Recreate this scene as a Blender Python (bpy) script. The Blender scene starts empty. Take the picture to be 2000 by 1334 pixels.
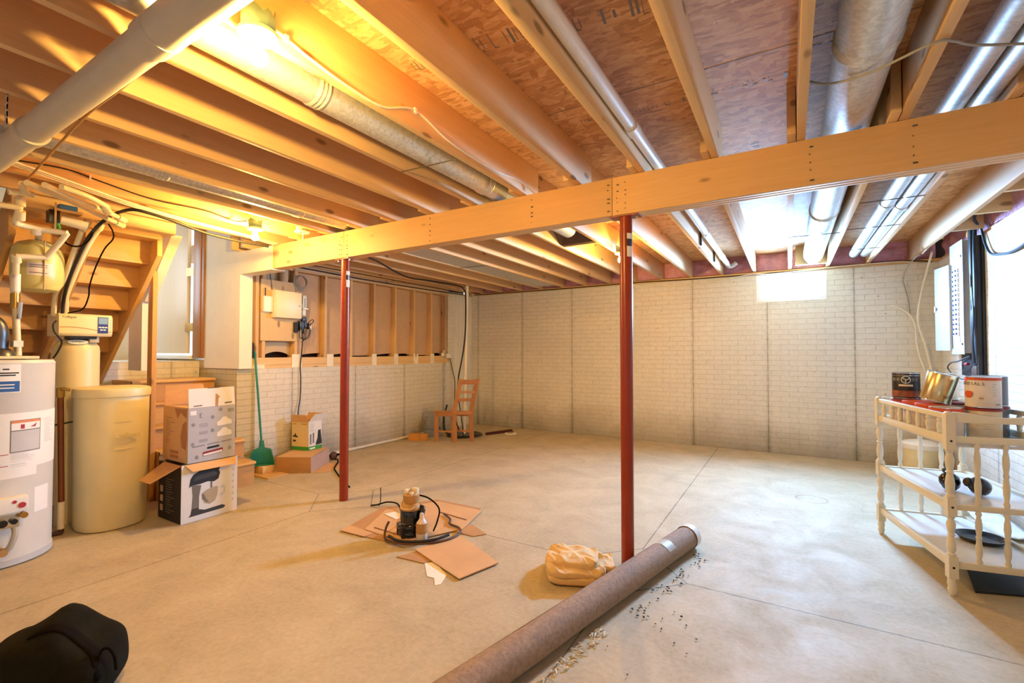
import bpy, bmesh, math, random
from mathutils import Vector, Matrix, noise
random.seed(7)
PI = math.pi
SC = bpy.context.scene
COL = SC.collection
W = {}
ROOTS = []
BULB_COL = (1.0, .60, .155, 1); BULB_STR = 600.0; WIN_W = 88.0; EXPO = 2.1

# ------------------------------------------------------------------ materials
def lin(h):
    h = h.lstrip('#')
    out = []
    for i in (0, 2, 4):
        c = int(h[i:i+2], 16) / 255
        out.append(c/12.92 if c <= .04045 else ((c+.055)/1.055)**2.4)
    return tuple(out) + (1,)

class NT:
    def __init__(s, name):
        s.m = bpy.data.materials.new(name); s.m.use_nodes = True
        s.t = s.m.node_tree; s.n = s.t.nodes
        s.b = s.n['Principled BSDF']
    def add(s, typ, **kw):
        n = s.n.new('ShaderNode' + typ)
        for k, v in kw.items():
            if k.startswith('i_'):
                n.inputs[int(k[2:]) if k[2:].isdigit() else k[2:].replace('_', ' ')].default_value = v
            else: setattr(n, k, v)
        return n
    def link(s, a, b): s.t.links.new(a, b)
    def math(s, op, a, b=None, c=None, clamp=False):
        n = s.add('Math', operation=op, use_clamp=clamp)
        for i, v in enumerate((a, b, c)):
            if v is None: continue
            if isinstance(v, (int, float)): n.inputs[i].default_value = v
            else: s.link(v, n.inputs[i])
        return n.outputs[0]
    def mix(s, fac, a, b, blend='MIX'):
        n = s.add('Mix', data_type='RGBA', blend_type=blend)
        for i, v in ((0, fac), (6, a), (7, b)):
            if isinstance(v, (int, float)): n.inputs[i].default_value = v
            elif isinstance(v, tuple): n.inputs[i].default_value = v
            else: s.link(v, n.inputs[i])
        return n.outputs[2]
    def ramp(s, fac, *stops):
        n = s.add('ValToRGB'); e = n.color_ramp.elements
        while len(e) < len(stops): e.new(.5)
        for el, (p, c) in zip(e, stops):
            el.position = p; el.color = c if isinstance(c, tuple) else (c, c, c, 1)
        s.link(fac, n.inputs[0]); return n.outputs[0]
    def coords(s, scale=(1, 1, 1), space='Object', rnd=0.0):
        tc = s.add('TexCoord'); mp = s.add('Mapping'); mp.inputs['Scale'].default_value = scale
        src = tc.outputs[space]
        if rnd:
            oi = s.add('ObjectInfo'); va = s.add('VectorMath', operation='ADD')
            cm = s.add('CombineXYZ')
            k = s.math('MULTIPLY', oi.outputs['Random'], rnd)
            for i in range(3): s.link(k, cm.inputs[i])
            s.link(src, va.inputs[0]); s.link(cm.outputs[0], va.inputs[1]); src = va.outputs[0]
        s.link(src, mp.inputs[0]); return mp.outputs[0]
    def noise(s, vec, scale, detail=3, rough=.5, dist=0.0):
        n = s.add('TexNoise'); n.inputs['Scale'].default_value = scale; n.inputs['Detail'].default_value = detail
        n.inputs['Roughness'].default_value = rough; n.inputs['Distortion'].default_value = dist
        s.link(vec, n.inputs['Vector']); return n.outputs['Fac']
    def bump(s, h, strength=.3, dist=.01):
        n = s.add('Bump'); n.inputs['Strength'].default_value = strength; n.inputs['Distance'].default_value = dist
        s.link(h, n.inputs['Height']); s.link(n.outputs[0], s.b.inputs['Normal'])
    def set(s, **kw):
        for k, v in kw.items(): s.b.inputs[k.replace('_', ' ')].default_value = v
        return s

MATS = {}
def basic(name, col, rough=.5, metal=0.0, var=.12, scale=6.0, bump=0.0, stretch=(1, 1, 1), spec=None, coat=0.0, trans=0.0, bd=.004):
    t = NT(name); c = lin(col)
    v = t.coords(stretch, rnd=3.0)
    f = t.noise(v, scale, 4, .6)
    lo = tuple(x*(1-var) for x in c[:3]) + (1,); hi = tuple(min(1, x*(1+var)) for x in c[:3]) + (1,)
    t.link(t.ramp(f, (.3, lo), (.7, hi)), t.b.inputs['Base Color'])
    t.set(Roughness=rough, Metallic=metal)
    if spec is not None: t.b.inputs['Specular IOR Level'].default_value = spec
    if coat: t.b.inputs['Coat Weight'].default_value = coat
    if trans: t.b.inputs['Transmission Weight'].default_value = trans
    if bump: t.bump(t.noise(v, scale*4, 3), bump, bd)
    MATS[name] = t.m
    return t.m

def wood(name, base, dark, axis='Y', rough=.55, knots=True, streak=.6):
    t = NT(name); b, d = lin(base), lin(dark)
    a = 'XYZ'.index(axis)
    sc = [14.0]*3; sc[a] = .7
    v = t.coords(tuple(sc), rnd=9.0)
    f = t.noise(v, 2.2, 5, .6, .8)
    g = t.noise(v, 9.0, 3, .6)
    m = t.mix(.45, f, g)
    mid = tuple(x*.62+y*.38 for x, y in zip(b, d))
    col = t.ramp(m, (.25, d if streak > .8 else mid), (.5, tuple(x*.9 for x in b[:3])+(1,)), (.75, b))
    oi = t.add('ObjectInfo')
    hv = t.add('HueSaturation')
    t.link(t.math('MULTIPLY_ADD', oi.outputs['Random'], .24, .87), hv.inputs['Value'])
    t.link(t.math('MULTIPLY_ADD', oi.outputs['Random'], .012, .494), hv.inputs['Hue'])
    t.link(col, hv.inputs['Color']); col = hv.outputs[0]
    if knots:
        ks = [8.0]*3; ks[a] = 3.4
        kv = t.coords(tuple(ks), rnd=9.0)
        vo = t.add('TexVoronoi'); vo.inputs['Scale'].default_value = 1.0; t.link(kv, vo.inputs['Vector'])
        k = t.ramp(vo.outputs['Distance'], (.10, 1.0), (.17, 0.0))
        gate = t.math('GREATER_THAN', t.math('FRACT', t.math('MULTIPLY', vo.outputs['Color'], 7.3)), .35)
        k = t.math('MULTIPLY', k, gate)
        col = t.mix(t.math('MULTIPLY', k, .7), col, tuple(x*.35 for x in d[:3])+(1,))
    t.link(col, t.b.inputs['Base Color'])
    t.set(Roughness=rough); t.b.inputs['Specular IOR Level'].default_value = .3
    t.bump(m, .12, .003)
    MATS[name] = t.m
    return t.m

for ax in 'XYZ':
    wood('pine_'+ax, '#e6c08c', '#b98550', ax)
    wood('stairwood_'+ax, '#d2a468', '#9c6c38', ax)
wood('fir_X', '#e6b981', '#b87f48', 'X')
wood('newel_wood', '#cb9a5e', '#96652f', 'Z')
wood('birch_Z', '#ecd8b8', '#d6ba92', 'Z', .4, False, .3)
wood('casing_Z', '#b98145', '#8a5a2c', 'Z', .35, False, .4)
wood('plywood', '#dcbd90', '#b98e5c', 'Z', .6, True, .3)
wood('chair_wood', '#b98258', '#8f603c', 'Z', .5, False, .4)

def mk_osb():
    t = NT('osb')
    cols = []
    for sc, ro in (((13, 48, 9), .30), ((15, 60, 9), -.25), ((26, 20, 9), .9)):
        tc = t.add('TexCoord'); mp = t.add('Mapping')
        mp.inputs['Rotation'].default_value = (0, 0, ro); mp.inputs['Scale'].default_value = sc
        t.link(tc.outputs['Object'], mp.inputs[0])
        nz = t.add('TexNoise'); nz.inputs['Scale'].default_value = .8; nz.inputs['Detail'].default_value = 3; t.link(mp.outputs[0], nz.inputs['Vector'])
        mx = t.add('VectorMath', operation='MULTIPLY_ADD'); mx.inputs[1].default_value = (1.6, 1.6, 1.6)
        t.link(nz.outputs['Color'], mx.inputs[0]); t.link(mp.outputs[0], mx.inputs[2])
        vo = t.add('TexVoronoi'); vo.inputs['Scale'].default_value = 1; t.link(mx.outputs[0], vo.inputs['Vector'])
        sp = t.add('SeparateColor'); t.link(vo.outputs['Color'], sp.inputs[0])
        cols.append((sp.outputs[0], sp.outputs[1]))
    pick = t.math('GREATER_THAN', cols[0][1], .5)
    a = t.mix(pick, cols[0][0], cols[1][0])
    pick2 = t.math('GREATER_THAN', cols[2][1], .75)
    a = t.mix(pick2, a, cols[2][0])
    fine = t.noise(t.coords((10, 70, 20)), 1.5, 5, .7)
    fine2 = t.noise(t.coords((2, 5, 2)), 2.0, 4, .6)
    f = t.mix(.5, a, fine); f = t.mix(.25, f, fine2)
    col = t.ramp(f, (.14, lin('#6b4528')), (.28, lin('#b07c4e')), (.5, lin('#cf9b66')), (.72, lin('#e2b684')), (.9, lin('#ecc9a0')))
    t.link(col, t.b.inputs['Base Color']); t.set(Roughness=.75)
    t.bump(f, .3, .003)
    MATS['osb'] = t.m
mk_osb()

def mk_brick(name, axis, seams=None, base='#e2dfd6', mort='#cfcbc0', stain=.65):
    """cast concrete wall with a brick relief; axis = wall run (X or Y); seams = (offset, spacing)"""
    t = NT(name)
    tc = t.add('TexCoord'); sp = t.add('SeparateXYZ'); t.link(tc.outputs['Object'], sp.inputs[0])
    run = sp.outputs[0 if axis == 'X' else 1]; z = sp.outputs[2]
    cm = t.add('CombineXYZ'); t.link(run, cm.inputs[0]); t.link(z, cm.inputs[1])
    br = t.add('TexBrick', offset=.5); t.link(cm.outputs[0], br.inputs['Vector'])
    for k, v in (('Scale', 1.0), ('Mortar Size', .0045), ('Mortar Smooth', .6), ('Brick Width', .2), ('Row Height', .0675), ('Bias', 0.0)):
        br.inputs[k].default_value = v
    b = lin(base); br.inputs['Color1'].default_value = tuple(x*.95 for x in b[:3])+(1,)
    br.inputs['Color2'].default_value = b; br.inputs['Mortar'].default_value = lin(mort)
    n1 = t.noise(tc.outputs['Object'], 1.6, 4, .6); n2 = t.noise(tc.outputs['Object'], 22, 4, .65)
    col = t.mix(.35, br.outputs['Color'], t.ramp(n1, (.3, tuple(x*.8 for x in b[:3])+(1,)), (.7, b)))
    col = t.mix(.25, col, t.ramp(n2, (.35, tuple(x*.72 for x in b[:3])+(1,)), (.7, tuple(min(1, x*1.08) for x in b[:3])+(1,))))
    # grime rising from the slab
    low = t.math('MULTIPLY', t.ramp(t.math('ADD', z, t.math('MULTIPLY', n1, .5)), (.22, 1.0), (.75, 0.0)), stain)
    col = t.mix(low, col, lin('#8e8770'), 'MULTIPLY')
    # small bug holes
    vo = t.add('TexVoronoi'); vo.inputs['Scale'].default_value = 5.5; t.link(tc.outputs['Object'], vo.inputs['Vector'])
    hole = t.ramp(vo.outputs['Distance'], (.035, 1.0), (.06, 0.0))
    col = t.mix(t.math('MULTIPLY', hole, .6), col, lin('#5b564a'))
    hgt = t.math('SUBTRACT', 1.0, br.outputs['Fac'])
    if seams:
        o, s = seams
        d = t.math('ABSOLUTE', t.math('SUBTRACT', t.math('FLOORED_MODULO', t.math('ADD', run, -o + s*.5), s), s*.5))
        d2 = t.math('ADD', d, t.math('MULTIPLY', t.math('SUBTRACT', n2, .5), .02))
        line = t.ramp(d2, (.003, 1.0), (.010, 0.0))
        wide = t.math('MULTIPLY', t.ramp(d2, (.01, 1.0), (.05, 0.0)), t.ramp(z, (0.0, .5), (.35, .18), (1.0, .12)))
        zs = t.math('MULTIPLY', z, .4)
        line = t.math('MULTIPLY', line, t.ramp(zs, (.0, .85), (.3, .55), (1.0, .5)))
        col = t.mix(t.math('MAXIMUM', line, wide), col, lin('#6d6652'))
        hgt = t.math('SUBTRACT', hgt, line)
    t.link(col, t.b.inputs['Base Color']); t.set(Roughness=.8)
    t.b.inputs['Specular IOR Level'].default_value = .25
    h = t.math('ADD', hgt, t.math('MULTIPLY', n2, .25))
    t.bump(h, .6, .0065)
    MATS[name] = t.m
mk_brick('brick_back', 'X', (-3.99, .937))
mk_brick('brick_left', 'Y', (5.28, .937))
mk_brick('brick_right', 'Y', (5.4, 3.5))
mk_brick('brick_stair', 'X', None, '#cbbf9c', '#a2956e', .5)

def mk_floor():
    t = NT('concrete_slab'); tc = t.add('TexCoord'); o = tc.outputs['Object']
    sp = t.add('SeparateXYZ'); t.link(o, sp.inputs[0]); x, y = sp.outputs[0], sp.outputs[1]
    n1 = t.noise(o, .7, 5, .6, .4); n2 = t.noise(o, 3.2, 6, .65, .6); n3 = t.noise(o, 40, 4, .7)
    c = t.ramp(n1, (.3, lin('#aa9c7a')), (.7, lin('#c3b491')))
    c = t.mix(.45, c, t.ramp(n2, (.3, lin('#97896a')), (.5, lin('#baab8a')), (.72, lin('#d4c7a8'))))
    c = t.mix(.18, c, t.ramp(n3, (.3, lin('#8f887c')), (.7, lin('#e6e2da'))))
    ax = t.math('MINIMUM', t.math('ABSOLUTE', t.math('ADD', x, 3.44)), t.math('ABSOLUTE', t.math('ADD', x, .86)))
    ay = t.math('ABSOLUTE', t.math('SUBTRACT', y, 2.82))
    wob = t.math('MULTIPLY', t.math('SUBTRACT', n3, .5), .003)
    d = t.math('ADD', ax, ay)
    m = t.math('ADD', t.math('MINIMUM', ax, ay), wob)
    l1 = t.math('MULTIPLY', t.math('LESS_THAN', m, .0036), t.math('GREATER_THAN', d, .345))
    l2 = t.math('LESS_THAN', t.math('ABSOLUTE', t.math('SUBTRACT', d, .345)), .0052)
    line = t.math('MULTIPLY', t.math('MAXIMUM', l1, l2), t.ramp(n2, (.3, .95), (.65, .55)))
    c = t.mix(t.math('MULTIPLY', line, .95), c, lin('#4c4538'))
    # rust ring left on the slab
    dx = t.math('SUBTRACT', x, .16); dy = t.math('SUBTRACT', y, 5.0)
    r = t.math('SQRT', t.math('ADD', t.math('MULTIPLY', dx, dx), t.math('MULTIPLY', dy, dy)))
    ring = t.ramp(t.math('ABSOLUTE', t.math('SUBTRACT', r, .12)), (.004, .5), (.012, 0.0))
    c = t.mix(ring, c, lin('#a27656'))
    t.link(c, t.b.inputs['Base Color'])
    t.link(t.ramp(n2, (.3, .78), (.7, .6)), t.b.inputs['Roughness'])
    t.b.inputs['Specular IOR Level'].default_value = .25
    t.bump(t.math('SUBTRACT', t.math('ADD', t.math('MULTIPLY', n3, .3), n2), line), .12, .003)
    MATS['concrete_slab'] = t.m
mk_floor()

def mk_galv():
    t = NT('galvanised'); o = t.coords((1, 1, 1), rnd=5.0)
    vo = t.add('TexVoronoi'); vo.inputs['Scale'].default_value = 70; t.link(o, vo.inputs['Vector'])
    sp = t.add('SeparateColor'); t.link(vo.outputs['Color'], sp.inputs[0])
    n = t.noise(o, 9, 4, .6)
    f = t.mix(.5, sp.outputs[0], n)
    t.link(t.ramp(f, (.2, lin('#bfc1c2')), (.8, lin('#dcdedf'))), t.b.inputs['Base Color'])
    t.link(t.ramp(f, (.2, .5), (.8, .4)), t.b.inputs['Roughness'])
    t.set(Metallic=.62); t.bump(n, .05, .002)
    MATS['galvanised'] = t.m
mk_galv()

def mk_glass():
    t = NT('window_glass')
    tr = t.add('BsdfTransparent'); gl = t.add('BsdfGlossy'); gl.inputs['Roughness'].default_value = .02
    fr = t.add('LayerWeight'); mx = t.add('MixShader')
    nz = t.noise(t.coords(), 3.0, 2)
    t.link(t.ramp(nz, (0.0, (.93, .96, .97, 1)), (1.0, (.97, .985, .99, 1))), tr.inputs['Color'])
    t.link(t.math('MULTIPLY_ADD', t.math('POWER', fr.outputs['Facing'], 5.0), .4, .03), mx.inputs[0]); t.link(tr.outputs[0], mx.inputs[1]); t.link(gl.outputs[0], mx.inputs[2])
    t.link(mx.outputs[0], t.n['Material Output'].inputs[0])
    MATS['window_glass'] = t.m
    t = NT('clear_plastic')
    tr = t.add('BsdfTransparent'); mx = t.add('MixShader')
    tr.inputs['Color'].default_value = (.86, .88, .9, 1)
    nz = t.noise(t.coords(), 8.0, 3)
    t.link(t.ramp(nz, (.3, .35), (.7, .5)), mx.inputs[0])
    t.set(Base_Color=lin('#b8bcc2'), Roughness=.15)
    t.link(tr.outputs[0], mx.inputs[1]); t.link(t.b.outputs[0], mx.inputs[2])
    t.link(mx.outputs[0], t.n['Material Output'].inputs[0])
    MATS['clear_plastic'] = t.m
mk_glass()

def mk_bulb():
    t = NT('lit_bulb'); lw = t.add('LayerWeight'); lw.inputs[0].default_value = .4
    em = t.add('Emission'); em.inputs['Color'].default_value = BULB_COL; em.inputs['Strength'].default_value = BULB_STR
    t.link(em.outputs[0], t.n['Material Output'].inputs[0])
    MATS['lit_bulb'] = t.m
mk_bulb()

def mk_can_label(name, base, c2):
    t = NT(name); f = t.noise(t.coords((1, 1, 1), rnd=4), 14, 4, .6)
    t.link(t.ramp(f, (.35, lin(base)), (.65, lin(c2))), t.b.inputs['Base Color']); t.set(Roughness=.35)
    MATS[name] = t.m

basic('red_paint', '#92300c', .32, var=.15, scale=3, bump=.05)
basic('drywall', '#e9e2d2', .8, var=.03)
basic('white_vinyl', '#eef2f4', .4, var=.02)
basic('white_plastic', '#ece9e0', .4, var=.03)
basic('cream_plastic', '#e6dab2', .38, var=.04, bump=.03)
basic('tank_cream', '#dccf9f', .42, var=.05, scale=3)
basic('heater_white', '#d9d8d2', .35, var=.03)
basic('label_white', '#f0efec', .6, var=.03)
basic('label_grey', '#c4c6c8', .6, var=.05)
basic('label_orange', '#d98a55', .6)
basic('ink', '#2a2622', .6)
basic('ink_soft', '#77726c', .6)
basic('ink_red', '#b0303a', .6)
basic('print_blue', '#2a62a8', .5)
basic('print_navy', '#2c3f8c', .4)
basic('lcd_blue', '#7fa6cf', .3)
basic('pvc', '#e3ddd0', .38, var=.03)
basic('pvc_cream', '#e2d6b4', .4, var=.04)
basic('pvc_big', '#cfc7b2', .45, var=.05)
basic('black_rubber', '#1c1a18', .6)
basic('black_plastic', '#17161a', .35)
basic('black_gloss', '#0d0d12', .12, coat=.5)
basic('dark_blue_cable', '#1d2c40', .5)
basic('white_cable', '#e8e2d2', .5)
basic('grey_cable', '#9b9890', .5)
basic('tan_cable', '#b58a52', .5)
basic('wire_steel', '#6b655c', .4, .7)
basic('cardboard', '#b58a5c', .8, var=.08, scale=4, stretch=(1, 1, 6))
basic('cardboard_light', '#cea678', .8, var=.07, scale=4)
basic('cardboard_pink', '#c4a592', .8, var=.06)
basic('cardboard_edge', '#7a4f2a', .9, var=.3, scale=120)
basic('paper', '#efe8da', .75, var=.03)
basic('box_white', '#e4e2de', .55, var=.03)
basic('box_grey', '#b9b9bd', .55, var=.03)
basic('box_black', '#191316', .5, var=.2)
basic('box_green', '#3f9a3c', .5)
basic('box_tan', '#dccb9c', .55, var=.04)
basic('tape_brown', '#b08a60', .35)
basic('steel_dark', '#565a60', .35, .8)
basic('steel_bright', '#cfd2d6', .22, 1.0)
basic('brass', '#b9924a', .3, .9)
basic('copper', '#8a5230', .4, .85)
basic('tin_gold', '#dcc594', .24, 1.0, var=.03)
basic('teal_plastic', '#14796a', .4)
basic('teal_handle', '#2b8878', .4)
basic('teal_box', '#6f9a8e', .5)
basic('porcelain', '#f2eee4', .25)
basic('cart_white', '#ded6bf', .38, var=.05, scale=3, bump=.04)
basic('cart_shelf', '#dcdcdc', .22, var=.03)
basic('panel_grey', '#cfd6d8', .4, var=.03)
basic('panel_yellow', '#d8d63a', .5)
basic('cable_jacket_yellow', '#c9a63a', .5)
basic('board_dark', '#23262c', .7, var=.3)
basic('carpet_backing', '#9a836f', .85, var=.25, scale=60, bump=.3, stretch=(1, 1, 1))
basic('plastic_wrap', '#e6e9ea', .25)
basic('canvas_cloth', '#dbbb86', .9, var=.1, scale=8, bump=.3)
basic('bag_fabric', '#1b170b', .95, var=.3, scale=10, bump=.6, spec=.15)
basic('bag_strap', '#120b06', .9, spec=.1)
basic('pink_insulation', '#cf98a6', .95, var=.2, scale=9, bump=.8, bd=.02)
basic('kraft_paper', '#c7a889', .75, var=.05, scale=12, bump=.06)
basic('kraft_grey', '#bfae96', .75, var=.04)
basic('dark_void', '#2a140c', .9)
basic('tank_yellow', '#cfc57c', .35, var=.06)
basic('snow', '#e8eef5', .9)
basic('cover_brown', '#54392c', .6, var=.3)
basic('rust_steel', '#5c2a1c', .6, .3)
basic('orange_wood', '#c98e45', .7)
basic('orange_print', '#d2552a', .5)
basic('shaving', '#e4dac8', .9, var=.3)
basic('shaving_dark', '#4b3a2a', .9, var=.3)
basic('duct_tape', '#b9b4a8', .5)
basic('pale_concrete', '#dcdbd2', .85, var=.16, scale=3, stretch=(1, 14, .6), bump=.2)
basic('foam_white', '#efe7d6', .8)
mk_can_label('can_dark', '#1c1417', '#2e2022')
mk_can_label('can_cream', '#d9cbaa', '#e4d8ba')
mk_can_label('can_pale', '#e2d9cf', '#d6c9bf')
mk_can_label('can_bluegrey', '#66686e', '#7b7d84')
basic('food_brown', '#8a4a2c', .5, var=.5, scale=30)
basic('can_red', '#8e2a24', .4)

# ------------------------------------------------------------------ mesh builder
def catmull(pts, n=8):
    P = [Vector(p) for p in pts]
    if len(P) < 3: return P
    Q = [P[0]*2 - P[1]] + P + [P[-1]*2 - P[-2]]
    out = []
    for i in range(1, len(Q)-2):
        a, b, c, d = Q[i-1:i+3]
        for k in range(n):
            t = k/n
            out.append(.5*((2*b) + (c-a)*t + (2*a-5*b+4*c-d)*t*t + (3*b-3*c+d-a)*t*t*t))
    out.append(P[-1]); return out

class MB:
    def __init__(s): s.bm = bmesh.new(); s.mi = 0
    def _mark(s, n0):
        s.bm.faces.ensure_lookup_table()
        for f in s.bm.faces[n0:]: f.material_index = s.mi
    def box(s, x0, x1, y0, y1, z0, z1, M=None):
        n0 = len(s.bm.faces)
        v = [s.bm.verts.new(p if M is None else M @ Vector(p)) for p in
             ((x0,y0,z0),(x1,y0,z0),(x1,y1,z0),(x0,y1,z0),(x0,y0,z1),(x1,y0,z1),(x1,y1,z1),(x0,y1,z1))]
        for q in ((3,2,1,0),(4,5,6,7),(0,1,5,4),(1,2,6,5),(2,3,7,6),(3,0,4,7)):
            s.bm.faces.new([v[i] for i in q])
        s._mark(n0); return s
    def ring(s, c, a, b, r, seg):
        return [s.bm.verts.new(c + (a*math.cos(2*PI*i/seg) + b*math.sin(2*PI*i/seg))*r) for i in range(seg)]
    def skin(s, rings, cap=True, closed=False):
        n0 = len(s.bm.faces); seg = len(rings[0])
        prs = list(zip(rings, rings[1:])) + ([(rings[-1], rings[0])] if closed else [])
        for A, B in prs:
            for i in range(seg):
                s.bm.faces.new((A[i], A[(i+1) % seg], B[(i+1) % seg], B[i]))
        if cap and not closed:
            s.bm.faces.new(rings[0][::-1]); s.bm.faces.new(rings[-1])
        s._mark(n0); return s
    def tube(s, pts, r, seg=8, smooth=True, n=8, closed=False, cap=True):
        P = catmull(pts, n) if smooth else [Vector(p) for p in pts]
        rad = r if callable(r) else (lambda t: r)
        up = None; rings = []
        N = len(P)
        for i, p in enumerate(P):
            if closed: d = (P[(i+1) % N] - P[i-1])
            else: d = (P[min(i+1, N-1)] - P[max(i-1, 0)])
            if d.length < 1e-9: d = Vector((0, 0, 1))
            d.normalize()
            if up is None:
                up = Vector((0, 0, 1)) if abs(d.z) < .9 else Vector((1, 0, 0))
            a = up - d*up.dot(d)
            if a.length < 1e-6: a = d.orthogonal()
            a.normalize(); up = a
            rings.append(s.ring(p, a, d.cross(a), rad(i/max(1, N-1)), seg))
        return s.skin(rings, cap, closed)
    def cyl(s, p0, p1, r0, r1=None, seg=20, cap=True):
        p0, p1 = Vector(p0), Vector(p1); d = (p1-p0).normalized()
        a = d.orthogonal().normalized(); b = d.cross(a)
        return s.skin([s.ring(p0, a, b, r0, seg), s.ring(p1, a, b, r0 if r1 is None else r1, seg)], cap)
    def lathe(s, prof, c=(0, 0, 0), d=(0, 0, 1), seg=24, cap=True):
        c, d = Vector(c), Vector(d).normalized()
        a = Vector((1, 0, 0)) if abs(d.z) > .9 else d.orthogonal().normalized()
        a = (a - d*a.dot(d)).normalized(); b = d.cross(a)
        return s.skin([s.ring(c + d*z, a, b, max(r, 1e-4), seg) for r, z in prof], cap)
    def poly(s, pts):
        n0 = len(s.bm.faces)
        s.bm.faces.new([s.bm.verts.new(p) for p in pts]); s._mark(n0); return s
    def prism(s, pts, off):
        """closed polygon pts (3d) extruded by vector off"""
        n0 = len(s.bm.faces); off = Vector(off)
        A = [s.bm.verts.new(p) for p in pts]; B = [s.bm.verts.new(Vector(p)+off) for p in pts]
        n = len(A)
        s.bm.faces.new(A[::-1]); s.bm.faces.new(B)
        for i in range(n): s.bm.faces.new((A[i], A[(i+1) % n], B[(i+1) % n], B[i]))
        s._mark(n0); return s
    def sphere(s, c, r, seg=20, rings=12, sc=(1, 1, 1), fn=None):
        c = Vector(c); R = []
        for j in range(rings+1):
            th = PI*j/rings
            row = []
            for i in range(seg):
                ph = 2*PI*i/seg
                p = Vector((math.sin(th)*math.cos(ph), math.sin(th)*math.sin(ph), -math.cos(th)))
                q = Vector((p.x*sc[0], p.y*sc[1], p.z*sc[2]))*r
                if fn: q = fn(p, q)
                row.append(s.bm.verts.new(c+q))
            R.append(row)
        return s.skin(R)
    def grid(s, fn, nu, nv):
        n0 = len(s.bm.faces)
        V = [[s.bm.verts.new(fn(i/nu, j/nv)) for i in range(nu+1)] for j in range(nv+1)]
        for j in range(nv):
            for i in range(nu):
                s.bm.faces.new((V[j][i], V[j][i+1], V[j+1][i+1], V[j+1][i]))
        s._mark(n0); return s
    def patch(s, c, r, n, t, a0, a1, z0, z1, seg=10, th=.0012):
        """thin curved sticker on a vertical cylinder"""
        c, n, t = Vector(c), Vector(n), Vector(t)
        def P(a, z, rr): return Vector((c.x, c.y, 0)) + (n*math.cos(a) + t*math.sin(a))*rr + Vector((0, 0, z))
        n0 = len(s.bm.faces)
        A = [[s.bm.verts.new(P(a0+(a1-a0)*i/seg, z, rr)) for i in range(seg+1)] for rr, z in ((r, z0), (r+th, z0), (r+th, z1), (r, z1))]
        for k in range(4):
            for i in range(seg): s.bm.faces.new((A[k][i], A[k][i+1], A[(k+1) % 4][i+1], A[(k+1) % 4][i]))
        for i in (0, seg): s.bm.faces.new([A[k][i] for k in range(4)])
        s._mark(n0); return s
    def text(s, txt, size, M, depth=0.0006, align='CENTER'):
        cu = bpy.data.curves.new('tmp', 'FONT'); cu.body = txt; cu.size = size; cu.align_x = align; cu.align_y = 'CENTER'
        cu.extrude = depth; cu.resolution_u = 2
        ob = bpy.data.objects.new('tmp', cu); COL.objects.link(ob)
        dg = bpy.context.evaluated_depsgraph_get(); dg.update()
        me = bpy.data.meshes.new_from_object(ob.evaluated_get(dg))
        bpy.data.objects.remove(ob); bpy.data.curves.remove(cu)
        me.transform(M); n0 = len(s.bm.faces); s.bm.from_mesh(me); s._mark(n0); bpy.data.meshes.remove(me); return s
    def finish(s, name, mats, parent=None, origin=None, bevel=0.0, ang=35, flat=False, local=False, weld=False):
        bm = s.bm
        if weld: bmesh.ops.remove_doubles(bm, verts=bm.verts, dist=1e-5)
        bmesh.ops.recalc_face_normals(bm, faces=bm.faces)
        if bevel:
            ed = [e for e in bm.edges if len(e.link_faces) == 2 and e.calc_face_angle(0) > .6]
            if ed: bmesh.ops.bevel(bm, geom=ed, offset=bevel, segments=2, affect='EDGES', profile=.6, clamp_overlap=True)
        if parent is not None:
            if not local: bm.transform(W[parent.name].inverted())
            loc = None
        else:
            co = [v.co for v in bm.verts]
            lo = Vector([min(c[i] for c in co) for i in range(3)]); hi = Vector([max(c[i] for c in co) for i in range(3)])
            loc = Vector(origin) if origin is not None else Vector(((lo.x+hi.x)/2, (lo.y+hi.y)/2, lo.z))
            bm.transform(Matrix.Translation(-loc))
        me = bpy.data.meshes.new(name); bm.to_mesh(me); bm.free()
        for m in (mats if isinstance(mats, (list, tuple)) else [mats]): me.materials.append(MATS[m])
        if not flat:
            for p in me.polygons: p.use_smooth = True
            me.set_sharp_from_angle(angle=math.radians(ang))
        o = bpy.data.objects.new(name, me); COL.objects.link(o)
        if parent is not None: o.parent = parent; W[o.name] = W[parent.name].copy()
        else: o.location = loc; W[o.name] = Matrix.Translation(loc)
        return o

def tag(o, label, cat, group=None, kind=None):
    if label: o['label'] = label
    if cat: o['category'] = cat
    if group: o['group'] = group
    if kind: o['kind'] = kind
    return o
def struct(o): o['kind'] = 'structure'; return o
def thing(name, label, cat, loc, rotz=0.0, group=None):
    o = bpy.data.objects.new(name, None); COL.objects.link(o)
    o.empty_display_size = .1
    o.location = loc; o.rotation_euler = (0, 0, rotz)
    W[o.name] = Matrix.Translation(Vector(loc)) @ Matrix.Rotation(rotz, 4, 'Z')
    return tag(o, label, cat, group)
def box(*a, M=None): return MB().box(*a, M=M)
ORD = ['first', 'second', 'third', 'fourth', 'fifth', 'sixth', 'seventh', 'eighth', 'ninth', 'tenth', 'eleventh', 'twelfth', 'thirteenth', 'fourteenth', 'fifteenth']
def face_M(o, u, v):
    """matrix whose local x,y map to world u,v at origin o"""
    u, v = Vector(u).normalized(), Vector(v).normalized(); n = u.cross(v)
    M = Matrix((u, v, n)).transposed().to_4x4(); M.translation = Vector(o); return M
# ------------------------------------------------------------------ room shell
JB, DECK = 2.405, 2.640        # joist undersides, underside of the subfloor
YB, XR, XL = 7.03, 1.486, -5.08
struct(box(-7.6, 1.8, -1.8, 7.3, -.12, 0).finish('floor', 'concrete_slab', origin=(0, 0, 0)))
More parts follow.
